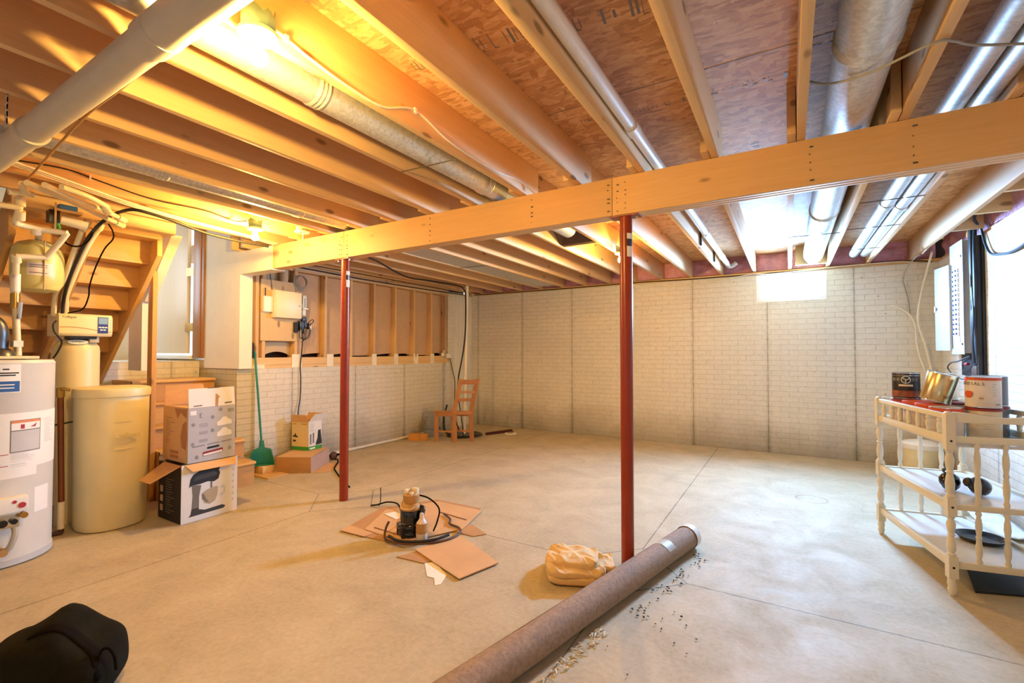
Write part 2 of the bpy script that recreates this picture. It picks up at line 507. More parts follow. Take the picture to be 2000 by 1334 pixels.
# subfloor deck (with ink stamps) above the joists; open over the stairwell
m = MB()
m.box(-4.42, 1.75, -1.75, 7.25, DECK, DECK+.018).box(-7.6, -4.42, -1.75, .92, DECK, DECK+.018).box(-7.6, -4.42, 2.9, 7.25, DECK, DECK+.018)
ceil = struct(m.finish('ceiling', 'osb', origin=(0, 0, 0)))
m = MB(); rs = random.Random(5)
for (cx, cy, w, d, ang) in ((-.60, 1.72, .34, .10, .12), (-1.02, 1.62, .36, .16, .15), (-.17, 2.52, .46, .05, .05), (-.56, 2.50, .46, .05, .02), (.2, 2.35, .3, .05, .1), (-.9, 2.45, .25, .05, 0), (-1.35, 1.6, .25, .09, .2), (-.17, 3.5, .05, .5, 0), (.25, 3.6, .2, .05, 0), (-.55, 5.0, .3, .05, 0)):
    R = Matrix.Translation((cx, cy, DECK)) @ Matrix.Rotation(ang, 4, 'Z')
    k = int(max(w, d)/.022)
    for i in range(k):
        if rs.random() < .3: continue
        if w > d:
            x = -w/2 + i*.022; h = d*(.35+.65*rs.random())
            m.box(x, x+.003+.008*(rs.random() < .4), -h/2, h/2, -.0012, 0, M=R)
            if rs.random() < .5: m.box(x, x+.02, h/2-.004, h/2, -.0012, 0, M=R)
        else:
            y = -d/2 + i*.022; m.box(-w/2*rs.random(), w/2, y, y+.009, -.0012, 0, M=R)
for y in (2.285, 1.07, 3.5):   # panel joints
    m.box(-4.4, 1.7, y, y+.004, DECK-.001, DECK)
m.finish('ink_stamps', 'ink_soft', ceil)

# back wall with window opening
wx0, wx1, wz0, wz1 = -.367, .42, 1.99, 2.352
m = MB()
m.box(-5.3, wx0, YB, YB+.2, 0, 2.365).box(wx1, 1.75, YB, YB+.2, 0, 2.365).box(wx0, wx1, YB, YB+.2, 0, wz0).box(wx0, wx1, YB, YB+.2, wz1, 2.365)
struct(m.finish('wall_back', 'brick_back', origin=(0, 0, 0)))
struct(box(XR, XR+.2, -1.75, YB, 0, 2.365).finish('wall_right', 'brick_right', origin=(0, 0, 0)))
m = MB(); m.box(XL-.2, XL, 2.96, 6.34, 0, 1.14).box(XL-.2, XL, 6.34, 6.49, 0, 2.365)
struct(m.finish('wall_left', 'brick_left', origin=(0, 0, 0)))
struct(box(XL-.2, XL+.004, 6.49, YB, 0, 2.365).finish('wall_corner', 'pale_concrete', origin=(0, 0, 0)))
struct(box(-7.6, 1.75, -1.95, -1.75, 0, 2.7).finish('wall_front', 'brick_back', origin=(0, 0, 0)))
m = MB(); m.box(-7.65, -7.45, -1.75, 1.15, 0, 3.7).box(-7.65, -7.45, 2.35, 2.76, 0, 3.7).box(-7.65, -7.45, 1.15, 2.35, 0, 1.75).box(-7.65, -7.45, 1.15, 2.35, 2.95, 3.7)
struct(m.finish('wall_far_left', 'drywall', origin=(0, 0, 0)))
w = struct(thing('window_added', None, None, (-7.5, 1.75, 1.75)))  # assumed window, added out of view to let light onto the landing
m = MB(); m.box(-7.56, -7.50, 1.15, 1.20, 1.75, 2.95).box(-7.56, -7.50, 2.30, 2.35, 1.75, 2.95).box(-7.56, -7.50, 1.20, 2.30, 1.75, 1.80).box(-7.56, -7.50, 1.20, 2.30, 2.90, 2.95)
m.finish('window_frame', 'white_vinyl', w); box(-7.535, -7.53, 1.20, 2.30, 1.80, 2.90).finish('window_pane', 'window_glass', w)
m = MB(); m.box(-7.6, XL, 2.76, 2.96, 0, 1.14); struct(m.finish('wall_stair', 'brick_stair', origin=(0, 0, 0)))
# sill plates and rim boards
m = MB(); m.box(-5.25, 1.7, YB+.02, YB+.17, 2.365, JB); struct(m.finish('trim_1', 'pine_X', origin=(0, 0, 0)))
m = MB(); m.box(XR+.02, XR+.17, -1.7, YB, 2.365, JB); struct(m.finish('trim_2', 'pine_Y', origin=(0, 0, 0)))
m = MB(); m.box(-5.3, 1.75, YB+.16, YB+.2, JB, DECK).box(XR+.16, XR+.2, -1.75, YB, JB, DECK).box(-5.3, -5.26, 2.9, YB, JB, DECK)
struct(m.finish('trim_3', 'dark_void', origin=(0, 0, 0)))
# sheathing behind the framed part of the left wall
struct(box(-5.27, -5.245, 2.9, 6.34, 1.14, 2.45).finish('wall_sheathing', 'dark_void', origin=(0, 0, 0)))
# window
w = struct(thing('window_1', None, None, (0, YB, wz0)))
m = MB(); fr = .05
for b in ((wx0, wx0+fr, wz0, wz1), (wx1-fr-.015, wx1, wz0, wz1), (wx0+fr, wx1-fr-.015, wz0, wz0+.045), (wx0+fr, wx1-fr-.015, wz1-.055, wz1)):
    m.box(b[0], b[1], YB-.002, YB+.12, b[2], b[3])
m.finish('window_frame', 'white_vinyl', w, bevel=.004)
m = MB()
for b in ((wx0, wx0+.014, wz0, wz1), (wx1-.014, wx1, wz0, wz1), (wx0+.014, wx1-.014, wz0, wz0+.012), (wx0+.014, wx1-.014, wz1-.012, wz1)):
    m.box(b[0], b[1], YB-.006, YB-.0021, b[2], b[3])
m.finish('window_casing', 'white_vinyl', w, bevel=.003)
m = MB()
for b in ((wx0+fr, wx0+fr+.02, wz0+.045, wz1-.055), (wx1-fr-.035, wx1-fr-.015, wz0+.045, wz1-.055), (wx0+fr+.02, wx1-fr-.035, wz0+.045, wz0+.06), (wx0+fr+.02, wx1-fr-.035, wz1-.07, wz1-.055)):
    m.box(b[0], b[1], YB+.025, YB+.06, b[2], b[3])
m.finish('window_sash', 'white_vinyl', w, bevel=.003)
box(wx0+fr, wx1-fr-.015, YB+.04, YB+.044, wz0+.045, wz1-.055).finish('window_pane', 'window_glass', w)
m = MB(); m.box(-12, 8, 9.5, 30, -.4, 1.2); m.box(-30, -8.5, -5, 30, -.4, .9); m.box(-8.5, -5.3, 3.4, 30, -.4, .9)
struct(m.finish('ground_outside', 'snow', origin=(0, 10, 0)))

# ------------------------------------------------------------------ joists
G1, G2 = 'ceiling joists on the camera side of the beam', 'ceiling joists beyond the beam'
XF = {k: -.36 + .406*k for k in range(-10, 5)}
JL = {4: 'second one right of the pale pipe pair', 3: 'first one right of the pale pipe pair', 2: 'between the widest duct and the pale pipe pair', 1: 'alongside the widest duct, on its window-lit near side',
      0: 'midway from slim white pipe to widest duct', -1: 'carrying the slim white pipe', -2: 'between the slim white pipe and the ragged lamp', -3: 'carrying the ragged lamp'}
JL[1] = 'nearest the widest duct on its lamp side'
for n, k in enumerate(range(-4, -11, -1)): JL[k] = f'{ORD[n]} from the lamp-side duct towards the stairs'
for k in sorted(XF, reverse=True):
    x = XF[k]
    tag(box(x, x+.038, -1.7, 2.95, JB, DECK).finish('floor_joist', 'pine_Y', bevel=.003), f'pine ceiling joist on the camera side, {JL[k]}', 'joist', G1)
XRr = {k: -.401 + .4055*k for k in range(-11, 5)}
for n, k in enumerate(sorted(XRr, reverse=True)):
    x = XRr[k]
    tag(box(x, x+.038, 2.66, YB+.158, JB, DECK).finish('floor_joist', 'pine_Y', bevel=.003),
        f'pine ceiling joist beyond the beam, {ORD[n] if n < 15 else "last"} counting from the electrical panel wall', 'joist', G2)
tag(box(-5.06, -5.022, 2.66, YB+.158, JB, DECK).finish('floor_joist', 'pine_Y', bevel=.003), 'pine ceiling joist lying along the top of the bare stud wall', 'joist', G2)
# pink batts in the rim bays
rs = random.Random(3)
xs = sorted(XRr.values())
def batt(x0, x1, y0, y1, sx):
    m = MB()
    def f(u, v):
        b = .03*math.sin(PI*u)*math.sin(PI*v) + .025*noise.noise(Vector((u*3+sx, v*3, sx)))
        return (x0+(x1-x0)*u, y0 - b, JB+.012+(DECK-JB-.014)*v)
    m.grid(f, 12, 8)
    m.box(x0, x1, y0+.03, y1, JB+.012, DECK-.004)
    return m
for n, (a, b) in enumerate(list(zip(xs, xs[1:]))[::-1]):
    tag(batt(a+.04, b-.002, YB+.045, YB+.155, a).finish('insulation_batt', 'pink_insulation'),
        f'pink fibreglass batt stuffed above the back wall, {ORD[n]} bay from the electrical panel wall', 'insulation', 'pink batts above the back wall')
m = batt(xs[-1]+.04, XR-.02, YB+.045, YB+.155, 4.0)
tag(m.finish('insulation_batt', 'pink_insulation'), 'pink fibreglass batt in the corner bay above the electrical panel', 'insulation')
m = MB()
def f(u, v): return (XR+.04-.02*math.sin(PI*v)-.04*noise.noise(Vector((u*14, v*2, 2))), 2.9+4.1*u, JB+.01+.22*v)
m.grid(f, 60, 8); m.box(XR+.09, XR+.15, 2.9, 7.0, JB+.01, DECK-.004)
tag(m.finish('insulation_batt', 'pink_insulation'), 'long pink fibreglass batt along the top of the right-hand brick wall', 'insulation')
# blocking lookouts in the last bay towards the right wall
for n, y in enumerate((5.55, 4.95, 4.35, 3.75)):
    tag(box(XRr[4]+.04, XR-.015, y, y+.038, JB+.002, DECK-.002).finish('joist_blocking', 'pine_X', bevel=.002),
        f'short wooden blocking between last joist and right-hand wall, {ORD[n]} from the panel', 'blocking', 'blocking along the right wall')
# ------------------------------------------------------------------ beam and posts
t = thing('support_beam', 'long built-up wooden beam carried on two red steel posts', 'beam', (-1.8, 2.82, 2.168))
for a, b in ((-4.70, -3.40), (-3.397, -.93), (-.927, XR-.004)):
    m = MB()
    for k in range(3): m.box(a, b, 2.763+.038*k, 2.800+.038*k, 2.168, JB-.002)
    m.finish('beam_length', 'fir_X', t, bevel=.002)
rs = random.Random(11); m = MB()
for xx in (-3.43, -3.36, -3.46, -.96, -.90, -.85, -2.4, -1.5, 0.1, .5):
    for j in range(5):
        z = 2.19+.04*j+rs.random()*.02
        m.cyl((xx+rs.random()*.02, 2.7632, z), (xx+rs.random()*.001+.001, 2.7622, z), .004, seg=8)
m.finish('nail_heads', 'wire_steel', t)
for px, nm, lab in ((-3.44, 'red steel support post under the beam beside the cardboard boxes', (-3.40, 2.78)), (-.86, 'red steel support post whose foot stands behind the carpet roll', (-.80, 2.80))):
    t = thing('support_post', nm, 'post', (px, 2.82, 0))
    MB().cyl((px, 2.82, .006), (px, 2.82, 2.160), .0385, seg=32).finish('post_shaft', 'red_paint', t)
    MB().cyl((px, 2.82, 0), (px, 2.82, .006), .040, seg=32).finish('base_plate', 'red_paint', t)
    m = box(px-.09, px+.09, 2.775, 2.865, 2.160, 2.1675)
    m.finish('top_plate', 'red_paint', t)
    m = MB()
    for dx in (-.075, .075): m.cyl((px+dx, 2.80, 2.16), (px+dx, 2.80, 2.145), .008, seg=6)
    m.finish('lag_bolt', 'steel_bright', t)
    d = Vector((-px, -2.82, 0)).normalized(); r = Vector((-d.y, d.x, 0))
    for (z0, z1, mt) in ((2.02, 2.055, 'label_white'), (1.975, 2.02, 'steel_dark'), (1.91, 1.975, 'label_white')):
        MB().patch((px, 2.82, 0), .0387, d, r, .15, 1.15, z0, z1, 6, .001).finish('paper_sticker', mt, t)

# ------------------------------------------------------------------ framed left wall on the low masonry wall
m = MB(); m.box(XL-.165, XL+.002, 2.92, 6.36, 1.14, 1.178).box(XL-.165, XL, 2.92, 6.36, 1.18, 1.262)
struct(m.finish('trim_4', 'pine_Y', origin=(0, 0, 0)))
m = MB(); m.box(XL-.165, XL, 2.92, 6.36, 2.30, 2.338).box(XL-.165, XL, 2.92, 6.36, 2.34, 2.40)
struct(m.finish('trim_5', 'pine_Y', origin=(0, 0, 0)))
SY = [2.955, 3.03, 3.43, 3.845, 4.25, 4.66, 5.075, 5.48, 5.89, 6.26]
SN = len(SY)
for i, y in enumerate(SY):
    tag(box(XL-.14, XL, y, y+.038, 1.263, 2.299).finish('wall_stud', 'pine_Z', bevel=.002),
        f'bare wooden stud on the low brick wall, {ORD[SN-1-i]} from the grey corner wall', 'stud', 'bare studs on the left wall', 'thing')
for i in range(1, SN-1):
    y0, y1 = SY[i]+.040, SY[i+1]-.002
    m = MB(); rs = random.Random(i)
    amp, sk = ((.0, 0), (.055, .2), (.01, 3.2), (.004, 3.0), (.0, .2), (.006, 2.6), (.025, .6), (.002, 0), (.03, 1))[i % 9]
    def f(u, v):
        zb = 1.275 + amp*(1-(2*u-1)**2) + .012*sk*u
        return (XL-.085+.018*math.sin(PI*u), y0+(y1-y0)*u, zb+(2.295-zb)*v)
    m.grid(f, 14, 6)
    m.box(XL-.115, XL-.095, y0, y1, 1.335, 2.295)
    tag(m.finish('insulation_batt', 'kraft_grey' if i < 2 else 'kraft_paper', ang=60),
        f'paper-faced insulation between the bare studs, {ORD[SN-2-i]} bay from the grey corner wall', 'insulation', 'paper-faced batts on the left wall')
for i, (y, wd) in enumerate(((2.99, .14), (3.46, .13), (3.93, .10), (4.67, .085), (5.10, .085), (5.53, .10), (5.925, .09))):
    m = MB(); z1 = 1.30 if i else 1.185
    if i == 5:
        m.prism([(XL+.003, y-.05, 1.14), (XL+.003, y+.05, 1.14), (XL+.003, y+.05, 1.30), (XL+.003, y+.02, 1.30), (XL+.003, y, 1.20), (XL+.003, y-.015, 1.29), (XL+.003, y-.05, 1.31)], (.004, 0, 0))
    else: m.box(XL+.003, XL+.007, y-wd/2, y+wd/2, 1.141, z1)
    tag(m.finish('gasket_flap', 'foam_white'), f'white foam gasket flap under the bare studs, {ORD[6-i]} from the grey corner wall', 'flap', 'white flaps along the sill')

# ------------------------------------------------------------------ stairwell
m = MB(); m.box(-5.745, -5.03, 2.752, 2.89, 1.145, 3.7).box(-7.45, -5.745, 2.752, 2.89, 3.33, 3.7).box(-5.03, -4.46, 2.752, 2.755+.14, 2.158, 2.401)
m.box(-5.03, -4.44, 2.752, 2.89, 2.66, 3.7).box(-4.44, -4.40, .92, 2.89, 2.66, 3.7).box(-7.45, -4.4, .88, .92, 2.66, 3.7)
struct(m.finish('wall_drywall', 'drywall', origin=(0, 0, 0)))
struct(box(-7.6, -4.3, .85, 2.95, 3.7, 3.75).finish('ceiling_stairwell', 'drywall', origin=(0, 0, 0)))
m = MB(); m.box(-7.45, -5.85, .2, 2.752, 0, 1.225); struct(m.finish('wall_landing', 'brick_left', origin=(0, 0, 0)))
m = MB(); m.prism([(-5.62, 1.955, 1.80), (-5.17, 1.955, 1.80), (-4.66, 1.955, 2.36), (-5.0, 1.955, 2.36)], (0, .08, 0))
m.box(-5.50, -5.22, 1.955, 2.035, 1.15, 1.80)
struct(m.finish('wall_partition', 'drywall', origin=(0, 0, 0)))
# door: opening x -7.4..-6.05, sill 1.28
dr = thing('door_1', 'pale birch door standing ajar at the stair landing', None, (-6.09, 2.80, 1.30)); struct(dr)
A = Matrix.Translation((-6.20, 2.79, 0)) @ Matrix.Rotation(math.radians(-3), 4, 'Z')
box(-.96, 0, -.02, .02, 1.31, 3.32, M=A).finish('door_leaf', 'birch_Z', dr, bevel=.003)
m = MB()
for z in (1.62, 2.28, 3.1):
    box(-.02, .20, -.030, -.022, z-.05, z+.05, M=A).finish('hinge', 'brass', dr)
m = MB(); m.box(-5.975, -5.75, 2.753, 2.90, 1.28, 3.33); m.finish('door_jamb', 'birch_Z', dr)
m = MB(); m.box(-5.985, -5.745, 2.735, 2.752, 1.262, 3.4).box(-5.93, -5.80, 2.727, 2.736, 1.262, 3.4); m.finish('door_casing', 'casing_Z', dr, bevel=.004)
box(-7.45, -5.99, 2.70, 2.95, 1.245, 1.285).finish('door_sill', 'white_vinyl', dr, bevel=.004)
struct(box(-7.45, XL-.67, 2.752, 2.76, 1.14, 1.245).finish('trim_6', 'brick_stair', origin=(0, 0, 0)))
# upper flight (seen from underneath), rising towards +x
st = thing('staircase', 'wooden stairs seen from below, rising above the water softener', 'stairs', (-5.3, 1.4, 1.2))
SL = .93
for y in (.95, 1.36, 1.83):
    m = MB(); x0, x1 = -5.84, -4.62
    zt = lambda x: 2.40 + SL*(x+4.62)
    m.prism([(x0, y, zt(x0)-.25), (x1, y, zt(x1)-.25), (x1, y, min(2.63, zt(x1)+.14)), (x0, y, zt(x0)+.14)], (0, .038, 0))
    m.finish('stringer', 'stairwood_X', st, bevel=.002)
for i in range(7):
    x = -5.80+.205*i; z = zt(x)+.02
    if z > 2.6: break
    box(x-.02, x+.215, .99, 1.83, z, z+.026).finish('tread', 'stairwood_Y', st, bevel=.003)
    box(x-.005, x+.012, .99, 1.83, z-.175, z).finish('riser', 'stairwood_Y', st)
m = MB(); m.box(-4.70, -4.46, .93, 1.90, 2.32, 2.345).box(-4.50, -4.462, .93, 1.90, 2.345, 2.63).box(-4.74, -4.70, 1.2, 1.87, 2.345, 2.38)
m.finish('stair_header', 'pine_Y', st, bevel=.002)
# lower flight down to the slab
st = thing('staircase', 'short wooden steps descending from the landing behind the mixer cartons', 'stairs', (-5.1, 2.33, 0))
NX = [(-5.40, 1.045), (-5.20, .84), (-5.0, .637), (-4.81, .435), (-4.615, .233)]
px_ = -5.85
for i, (nx, nz) in enumerate(NX):
    yl = 2.70 if nx < -5.04 else 2.70
    back = -5.845 if i == 0 else NX[i-1][0]-.005
    m = MB(); m.box(back, nx, 1.95, yl, nz-.032, nz).cyl((nx, 1.95, nz-.016), (nx, yl, nz-.016), .016, seg=12)
    m.finish('tread', 'stairwood_Y', st)
    zl = NX[i+1][1]-.001 if i+1 < len(NX) else 0
    box(nx-.028, nx-.012, 1.952, yl-.002, zl, nz-.032).finish('riser', 'stairwood_Y', st)
for y in (1.953, 2.65):
    m = MB(); pts = [(-5.84, y, 0), (-4.66, y, 0), (-4.66, y, .20)]
    for i in range(4, -1, -1): pts += [(NX[i][0]-.03, y, NX[i][1]-.033)] + ([(NX[i-1][0]-.03, y, NX[i][1]-.033)] if i else [])
    pts.append((-5.84, y, NX[0][1]-.033))
    m.prism(pts, (0, .038, 0)); m.finish('stringer', 'stairwood_X', st)
tag(box(-4.968, -4.878, 1.905, 1.943, 0, 2.055).finish('newel_post', 'newel_wood', bevel=.003), 'tall bare wooden newel post between the stairs and the brine tank', 'post')
# ------------------------------------------------------------------ lamps
def lamp(loc, label, rot=0.0, ragged=True):
    x, y, z = loc      # z = bulb centre
    t = thing('ceiling_lamp', label, 'lamp', (x, y, JB), 0, 'bare bulb lamps between the joists')
    m = MB()
    n = 24; R0, R1 = [], []
    for i in range(n):
        a = 2*PI*i/n
        zz = z+.135+(.012*math.sin(i*2.7)+.01*math.sin(i*5.1) if ragged else 0)
        R0.append(m.bm.verts.new((x+.05*math.cos(a), y+.05*math.sin(a), z+.072)))
        R1.append(m.bm.verts.new((x+.052*math.cos(a), y+.052*math.sin(a), zz)))
    m.skin([R0, R1], cap=False)
    ob = m.finish('junction_box', 'teal_box', t)
    so = ob.modifiers.new('wall', 'SOLIDIFY'); so.thickness = .004
    MB().lathe([(.0, .072), (.058, .072), (.062, .066), (.060, .058), (.05, .054), (.026, .05), (.021, .036), (.021, .028), (.0, .028)], (x, y, z), seg=32).finish('lamp_holder', 'porcelain', t)
    MB().lathe([(.0, .030), (.013, .030), (.014, .026), (.017, .020), (.026, .008), (.030, -.004), (.028, -.018), (.019, -.029), (.008, -.033), (0, -.034)], (x, y, z), seg=20).finish('bulb', 'lit_bulb', t)
    return t
lamp((-1.475, .855, 2.295), 'bare lit bulb in ragged teal box, nearest the big white drain pipe')
lamp((-3.84, 2.22, 2.296), 'bare lit bulb above the drywall beside the stairs')
lamp((-1.50, 4.735, 2.296), 'bare lit bulb beyond the beam, half behind the red post')
t = thing('ceiling_box', 'open ceiling box with white ring and no bulb near the beam end', 'electrical box', (-3.70, 2.56, 2.38))
MB().cyl((-3.70, 2.56, 2.40), (-3.70, 2.56, 2.44), .05).finish('box_body', 'teal_box', t)
MB().lathe([(.022, 0), (.06, 0), (.064, .008), (.055, .014), (.022, .014)], (-3.70, 2.56, 2.385), cap=False).finish('ring', 'porcelain', t)
MB().tube([(-3.70, 2.56, 2.40), (-3.70, 2.57, 2.36), (-3.72, 2.58, 2.33), (-3.74, 2.60, 2.35)], .004).finish('lead_wire', 'white_cable', t)

# ------------------------------------------------------------------ ducts and pipes overhead
def duct(name, label, x, r, z, y0, y1, joints, mat='galvanised', group=None, cat='duct'):
    t = thing(name, label, cat, (x, (y0+y1)/2, z), 0, group)
    MB().cyl((x, y0, z), (x, y1, z), r, seg=36).finish('duct_tube', mat, t)
    for y in joints:
        m = MB(); m.lathe([(r*.99, -.035), (r+.002, -.03), (r+.006, -.02), (r+.002, -.01), (r+.006, 0), (r+.002, .01), (r+.006, .02), (r+.002, .03), (r*.99, .035)], (x, y, z), (0, 1, 0), seg=36, cap=False)
        m.finish('crimp_joint', mat, t)
    return t
t = duct('heating_duct', 'round galvanised duct in the joist bay beside the ragged lamp', -1.79, .075, 2.492, -1.4, 4.05, (1.30, 2.62))
m = MB(); x0, x1 = -1.983, -1.62
m.prism([(x0, 4.03, 2.56), (x1, 4.03, 2.56), (x1, 4.03, 2.63), (x0, 4.03, 2.63)], (0, .30, 0))
for a, b in (((x0, 4.03, 2.56), (x0, 4.33, 2.41)), ):
    m.prism([(x0, 4.05, 2.56), (x0, 4.33, 2.56), (x0, 4.33, 2.412), (x0, 4.28, 2.412)], (x1-x0, 0, 0))
m.finish('duct_boot', 'cover_brown', t)
tag(box(x0+.003, x1-.003, 4.345, 4.383, JB+.002, DECK-.002).finish('joist_blocking', 'pine_X'), 'wooden blocking behind the brown duct boot beyond the beam', 'blocking')
t = duct('heating_duct', 'round galvanised duct in the joist bay nearest the stairs', -3.385, .075, 2.492, .55, 6.7, (1.36, 2.3))
box(-3.60, -3.245, 3.0, 6.85, 2.414, 2.417).finish('bay_pan', 'galvanised', t)
t = duct('heating_duct', 'widest round galvanised duct, crossing above the beam towards the window', .268, .105, 2.515, -1.4, 6.75, (2.15, 4.6))
box(.085, .45, 6.76, 6.80, JB+.002, DECK-.002).finish('collar_board', 'pine_X', t)
def pvc(name, label, x, r, z, y0, y1, joints, mat='pvc', cat='pipe', group=None):
    t = thing(name, label, cat, (x, (y0+y1)/2, z), 0, group)
    MB().cyl((x, y0, z), (x, y1, z), r, seg=24).finish('pipe_run', mat, t)
    for y in joints:
        MB().lathe([(r*.98, -.045), (r+.005, -.042), (r+.006, .042), (r*.98, .045)], (x, y, z), (0, 1, 0), seg=24, cap=False).finish('coupling', mat, t)
    return t
t = pvc('vent_pipe', 'slim white plastic pipe strapped along a joist, crossing over the beam', -.692, .031, 2.50, -1.4, 6.82, (2.40, 4.9, 6.2))
MB().tube([(-.692, 6.80, 2.50), (-.692, 6.88, 2.495), (-.65, 6.93, 2.50), (-.60, 6.94, 2.54)], .031, 16).finish('elbow', 'pvc', t)
for y in (5.0, 6.0): 
    box(-.765, -.745, y, y+.03, 2.41, 2.63).finish('notch_strap', 'cover_brown', t)
G = 'pair of metal pipes near the right wall'
t = pvc('flue_pipe', 'left pipe of the pale pair in the joist bay nearest the right wall', .672, .047, 2.49, -1.4, 6.75, (3.2, 4.6), 'galvanised', 'pipe', G)
t = pvc('flue_pipe', 'right pipe of the pale pair in the joist bay nearest the right wall', .776, .047, 2.49, -1.4, 6.78, (3.3, 4.7), 'galvanised', 'pipe', G)
def rod(label, x0, x1, y, z, dy=.03):
    tag(MB().cyl((x0, y, z), (x1, y+dy, z+.004), .0035, seg=6).finish('hanger_wire', 'wire_steel'), label, 'wire', 'wire supports under the ducts')
rod('wire support under the duct beside the ragged lamp', -1.975, -1.585, 2.02, 2.402)
rod('wire support under the widest duct beyond the beam', .01, .41, 5.05, 2.402, .05)
rod('wire support under the pale pipe pair, nearest the beam', .45, .82, 4.15, 2.402)
rod('wire support under the pale pipe pair, midway to the back wall', .45, .82, 5.0, 2.402)
rod('wire support under the pale pipe pair, nearest the back wall', .45, .82, 6.0, 2.402)
rod('wire support across the metal panned bay beyond the beam', -3.62, -3.2, 4.75, 2.402)
# big drain pipe below the joists
t = thing('drain_pipe', 'big white plastic drain pipe slung under the joists above the water heater', 'pipe', (-2.4, .674, 2.34))
MB().cyl((-5.6, .674, 2.31), (-.1, .674, 2.352), .054, seg=32).finish('pipe_run', 'pvc_big', t)
for x, l in ((-2.97, .035), (-1.73, .05)):
    zc = 2.31+(x+5.6)*.042/5.5
    MB().lathe([(.053, -l), (.061, -l*.95), (.063, l*.95), (.053, l)], (x, .674, zc), (1, 0, 0), seg=32, cap=False).finish('coupling', 'pvc_big', t)
MB().cyl((-1.69, .674, 2.34), (-1.20, .674, 2.344), .061, seg=32).finish('tee_fitting', 'pvc_big', t)
MB().cyl((-1.215, .674, 2.344), (-1.19, .674, 2.344), .066, seg=32).finish('tee_rim', 'pvc_big', t)
m = MB(); 
for i in range(8): m.box(-3.085, -3.055, .614, .618, 2.37+.033*i, 2.37+.033*i+.024)
m.box(-3.085, -3.08, .614, .618, 2.36, 2.635).box(-3.06, -3.055, .614, .618, 2.36, 2.635)
m.finish('hanger_strap', 'pvc', t)
tag(MB().tube([(-4.1, .90, 2.376), (-3.88, .885, 2.378), (-2.76, .79, 2.385), (-2.3, .77, 2.378), (-1.84, .752, 2.385), (-1.6, .735, 2.397)], .006, 8).finish('cord', 'tan_cable'), 'thin tan cord running under the joists alongside the big drain pipe', 'cord')

# ------------------------------------------------------------------ cables overhead
def cable(name, label, pts, r, mat, cat='cable', parts=None, seg=8):
    t = MB().tube(pts, r, seg, n=6).finish(name, mat)
    tag(t, label, cat); return t
c = cable('power_cable', 'white cable stapled along a joist from the ragged lamp to the beam',
      [(-1.50, .90, 2.40), (-1.535, .95, 2.455), (-1.535, 1.08, 2.43), (-1.535, 1.27, 2.41), (-1.535, 1.46, 2.415), (-1.534, 1.66, 2.49), (-1.534, 1.93, 2.44), (-1.534, 2.32, 2.435), (-1.534, 2.62, 2.47), (-1.53, 2.75, 2.46), (-1.50, 2.85, 2.42)], .0055, 'white_cable')
m = MB()
for y, z in ((.99, 2.448), (1.66, 2.49)): m.box(-1.541, -1.528, y-.008, y+.008, z-.012, z+.012)
m.finish('staple', 'white_plastic', c)
c = cable('power_cable', 'thin dark cable stapled along the joist above the water softener',
      [(-3.972, .70, 2.46), (-3.972, .86, 2.48), (-3.972, 1.07, 2.50), (-3.972, 1.25, 2.475), (-3.972, 1.54, 2.44), (-3.972, 1.89, 2.45), (-3.96, 2.10, 2.42), (-3.88, 2.17, 2.42)], .0045, 'black_rubber')
m = MB(); m.box(-3.976, -3.966, 1.18, 1.19, 2.47, 2.50); m.finish('staple', 'white_plastic', c)
for i, (dx, lab) in enumerate(((0, 'nearest the lamp'), (.035, 'second from the lamp'), (.07, 'farthest from the lamp'))):
    cable('power_cable', f'cream cable running under the joists past the stair lamp, {lab}',
          [(-3.72-dx, .75, 2.399), (-3.83-dx, 1.0, 2.396), (-4.03-dx, 1.45, 2.39), (-4.16-dx, 1.85, 2.398), (-4.20-dx, 2.25, 2.392), (-4.32-dx, 2.68, 2.397), (-4.34-dx, 2.74, 2.398)], .006, 'white_cable')
cable('hanging_cable', 'grey cable sagging across the joists and pipes near the right-hand beam end',
      [(.088, 2.29, 2.46), (.16, 2.27, 2.42), (.28, 2.215, 2.398), (.44, 2.10, 2.392), (.50, 2.13, 2.396), (.57, 2.20, 2.399), (.72, 2.28, 2.398), (.86, 2.33, 2.398), (1.2, 2.4, 2.396)], .0048, 'grey_cable')
cable('black_cable', 'black cable drooping under the joists beyond the beam to the sump corner',
      [(-3.45, 3.0, 2.39), (-3.75, 3.3, 2.393), (-4.0, 3.57, 2.385), (-4.06, 3.78, 2.37), (-4.30, 4.35, 2.34), (-4.46, 4.75, 2.345), (-4.52, 5.1, 2.37), (-4.55, 5.5, 2.385), (-4.50, 5.8, 2.38), (-4.44, 5.92, 2.34), (-4.40, 5.93, 2.2), (-4.40, 5.93, 1.7), (-4.45, 5.93, 1.3), (-4.53, 5.93, .95), (-4.57, 5.93, .6), (-4.60, 5.95, .25), (-4.55, 5.98, .05)], .011, 'black_rubber')
for i, (dx, dz, mt, lab) in enumerate(((0, 0, 'white_cable', 'upper cream'), (.02, -.02, 'black_rubber', 'dark'), (.012, -.042, 'white_cable', 'lower cream'))):
    cable('power_cable', f'{lab} cable running along the top of the bare stud wall', [(XL+.02+dx, 2.95, 2.37+dz), (XL+.02+dx, 3.7, 2.362+dz), (XL+.02+dx, 4.4, 2.352+dz), (XL+.02+dx, 5.3, 2.358+dz), (XL+.03+dx, 6.3, 2.37+dz), (XL+.04+dx, 6.96, 2.38+dz)], .006, mt)
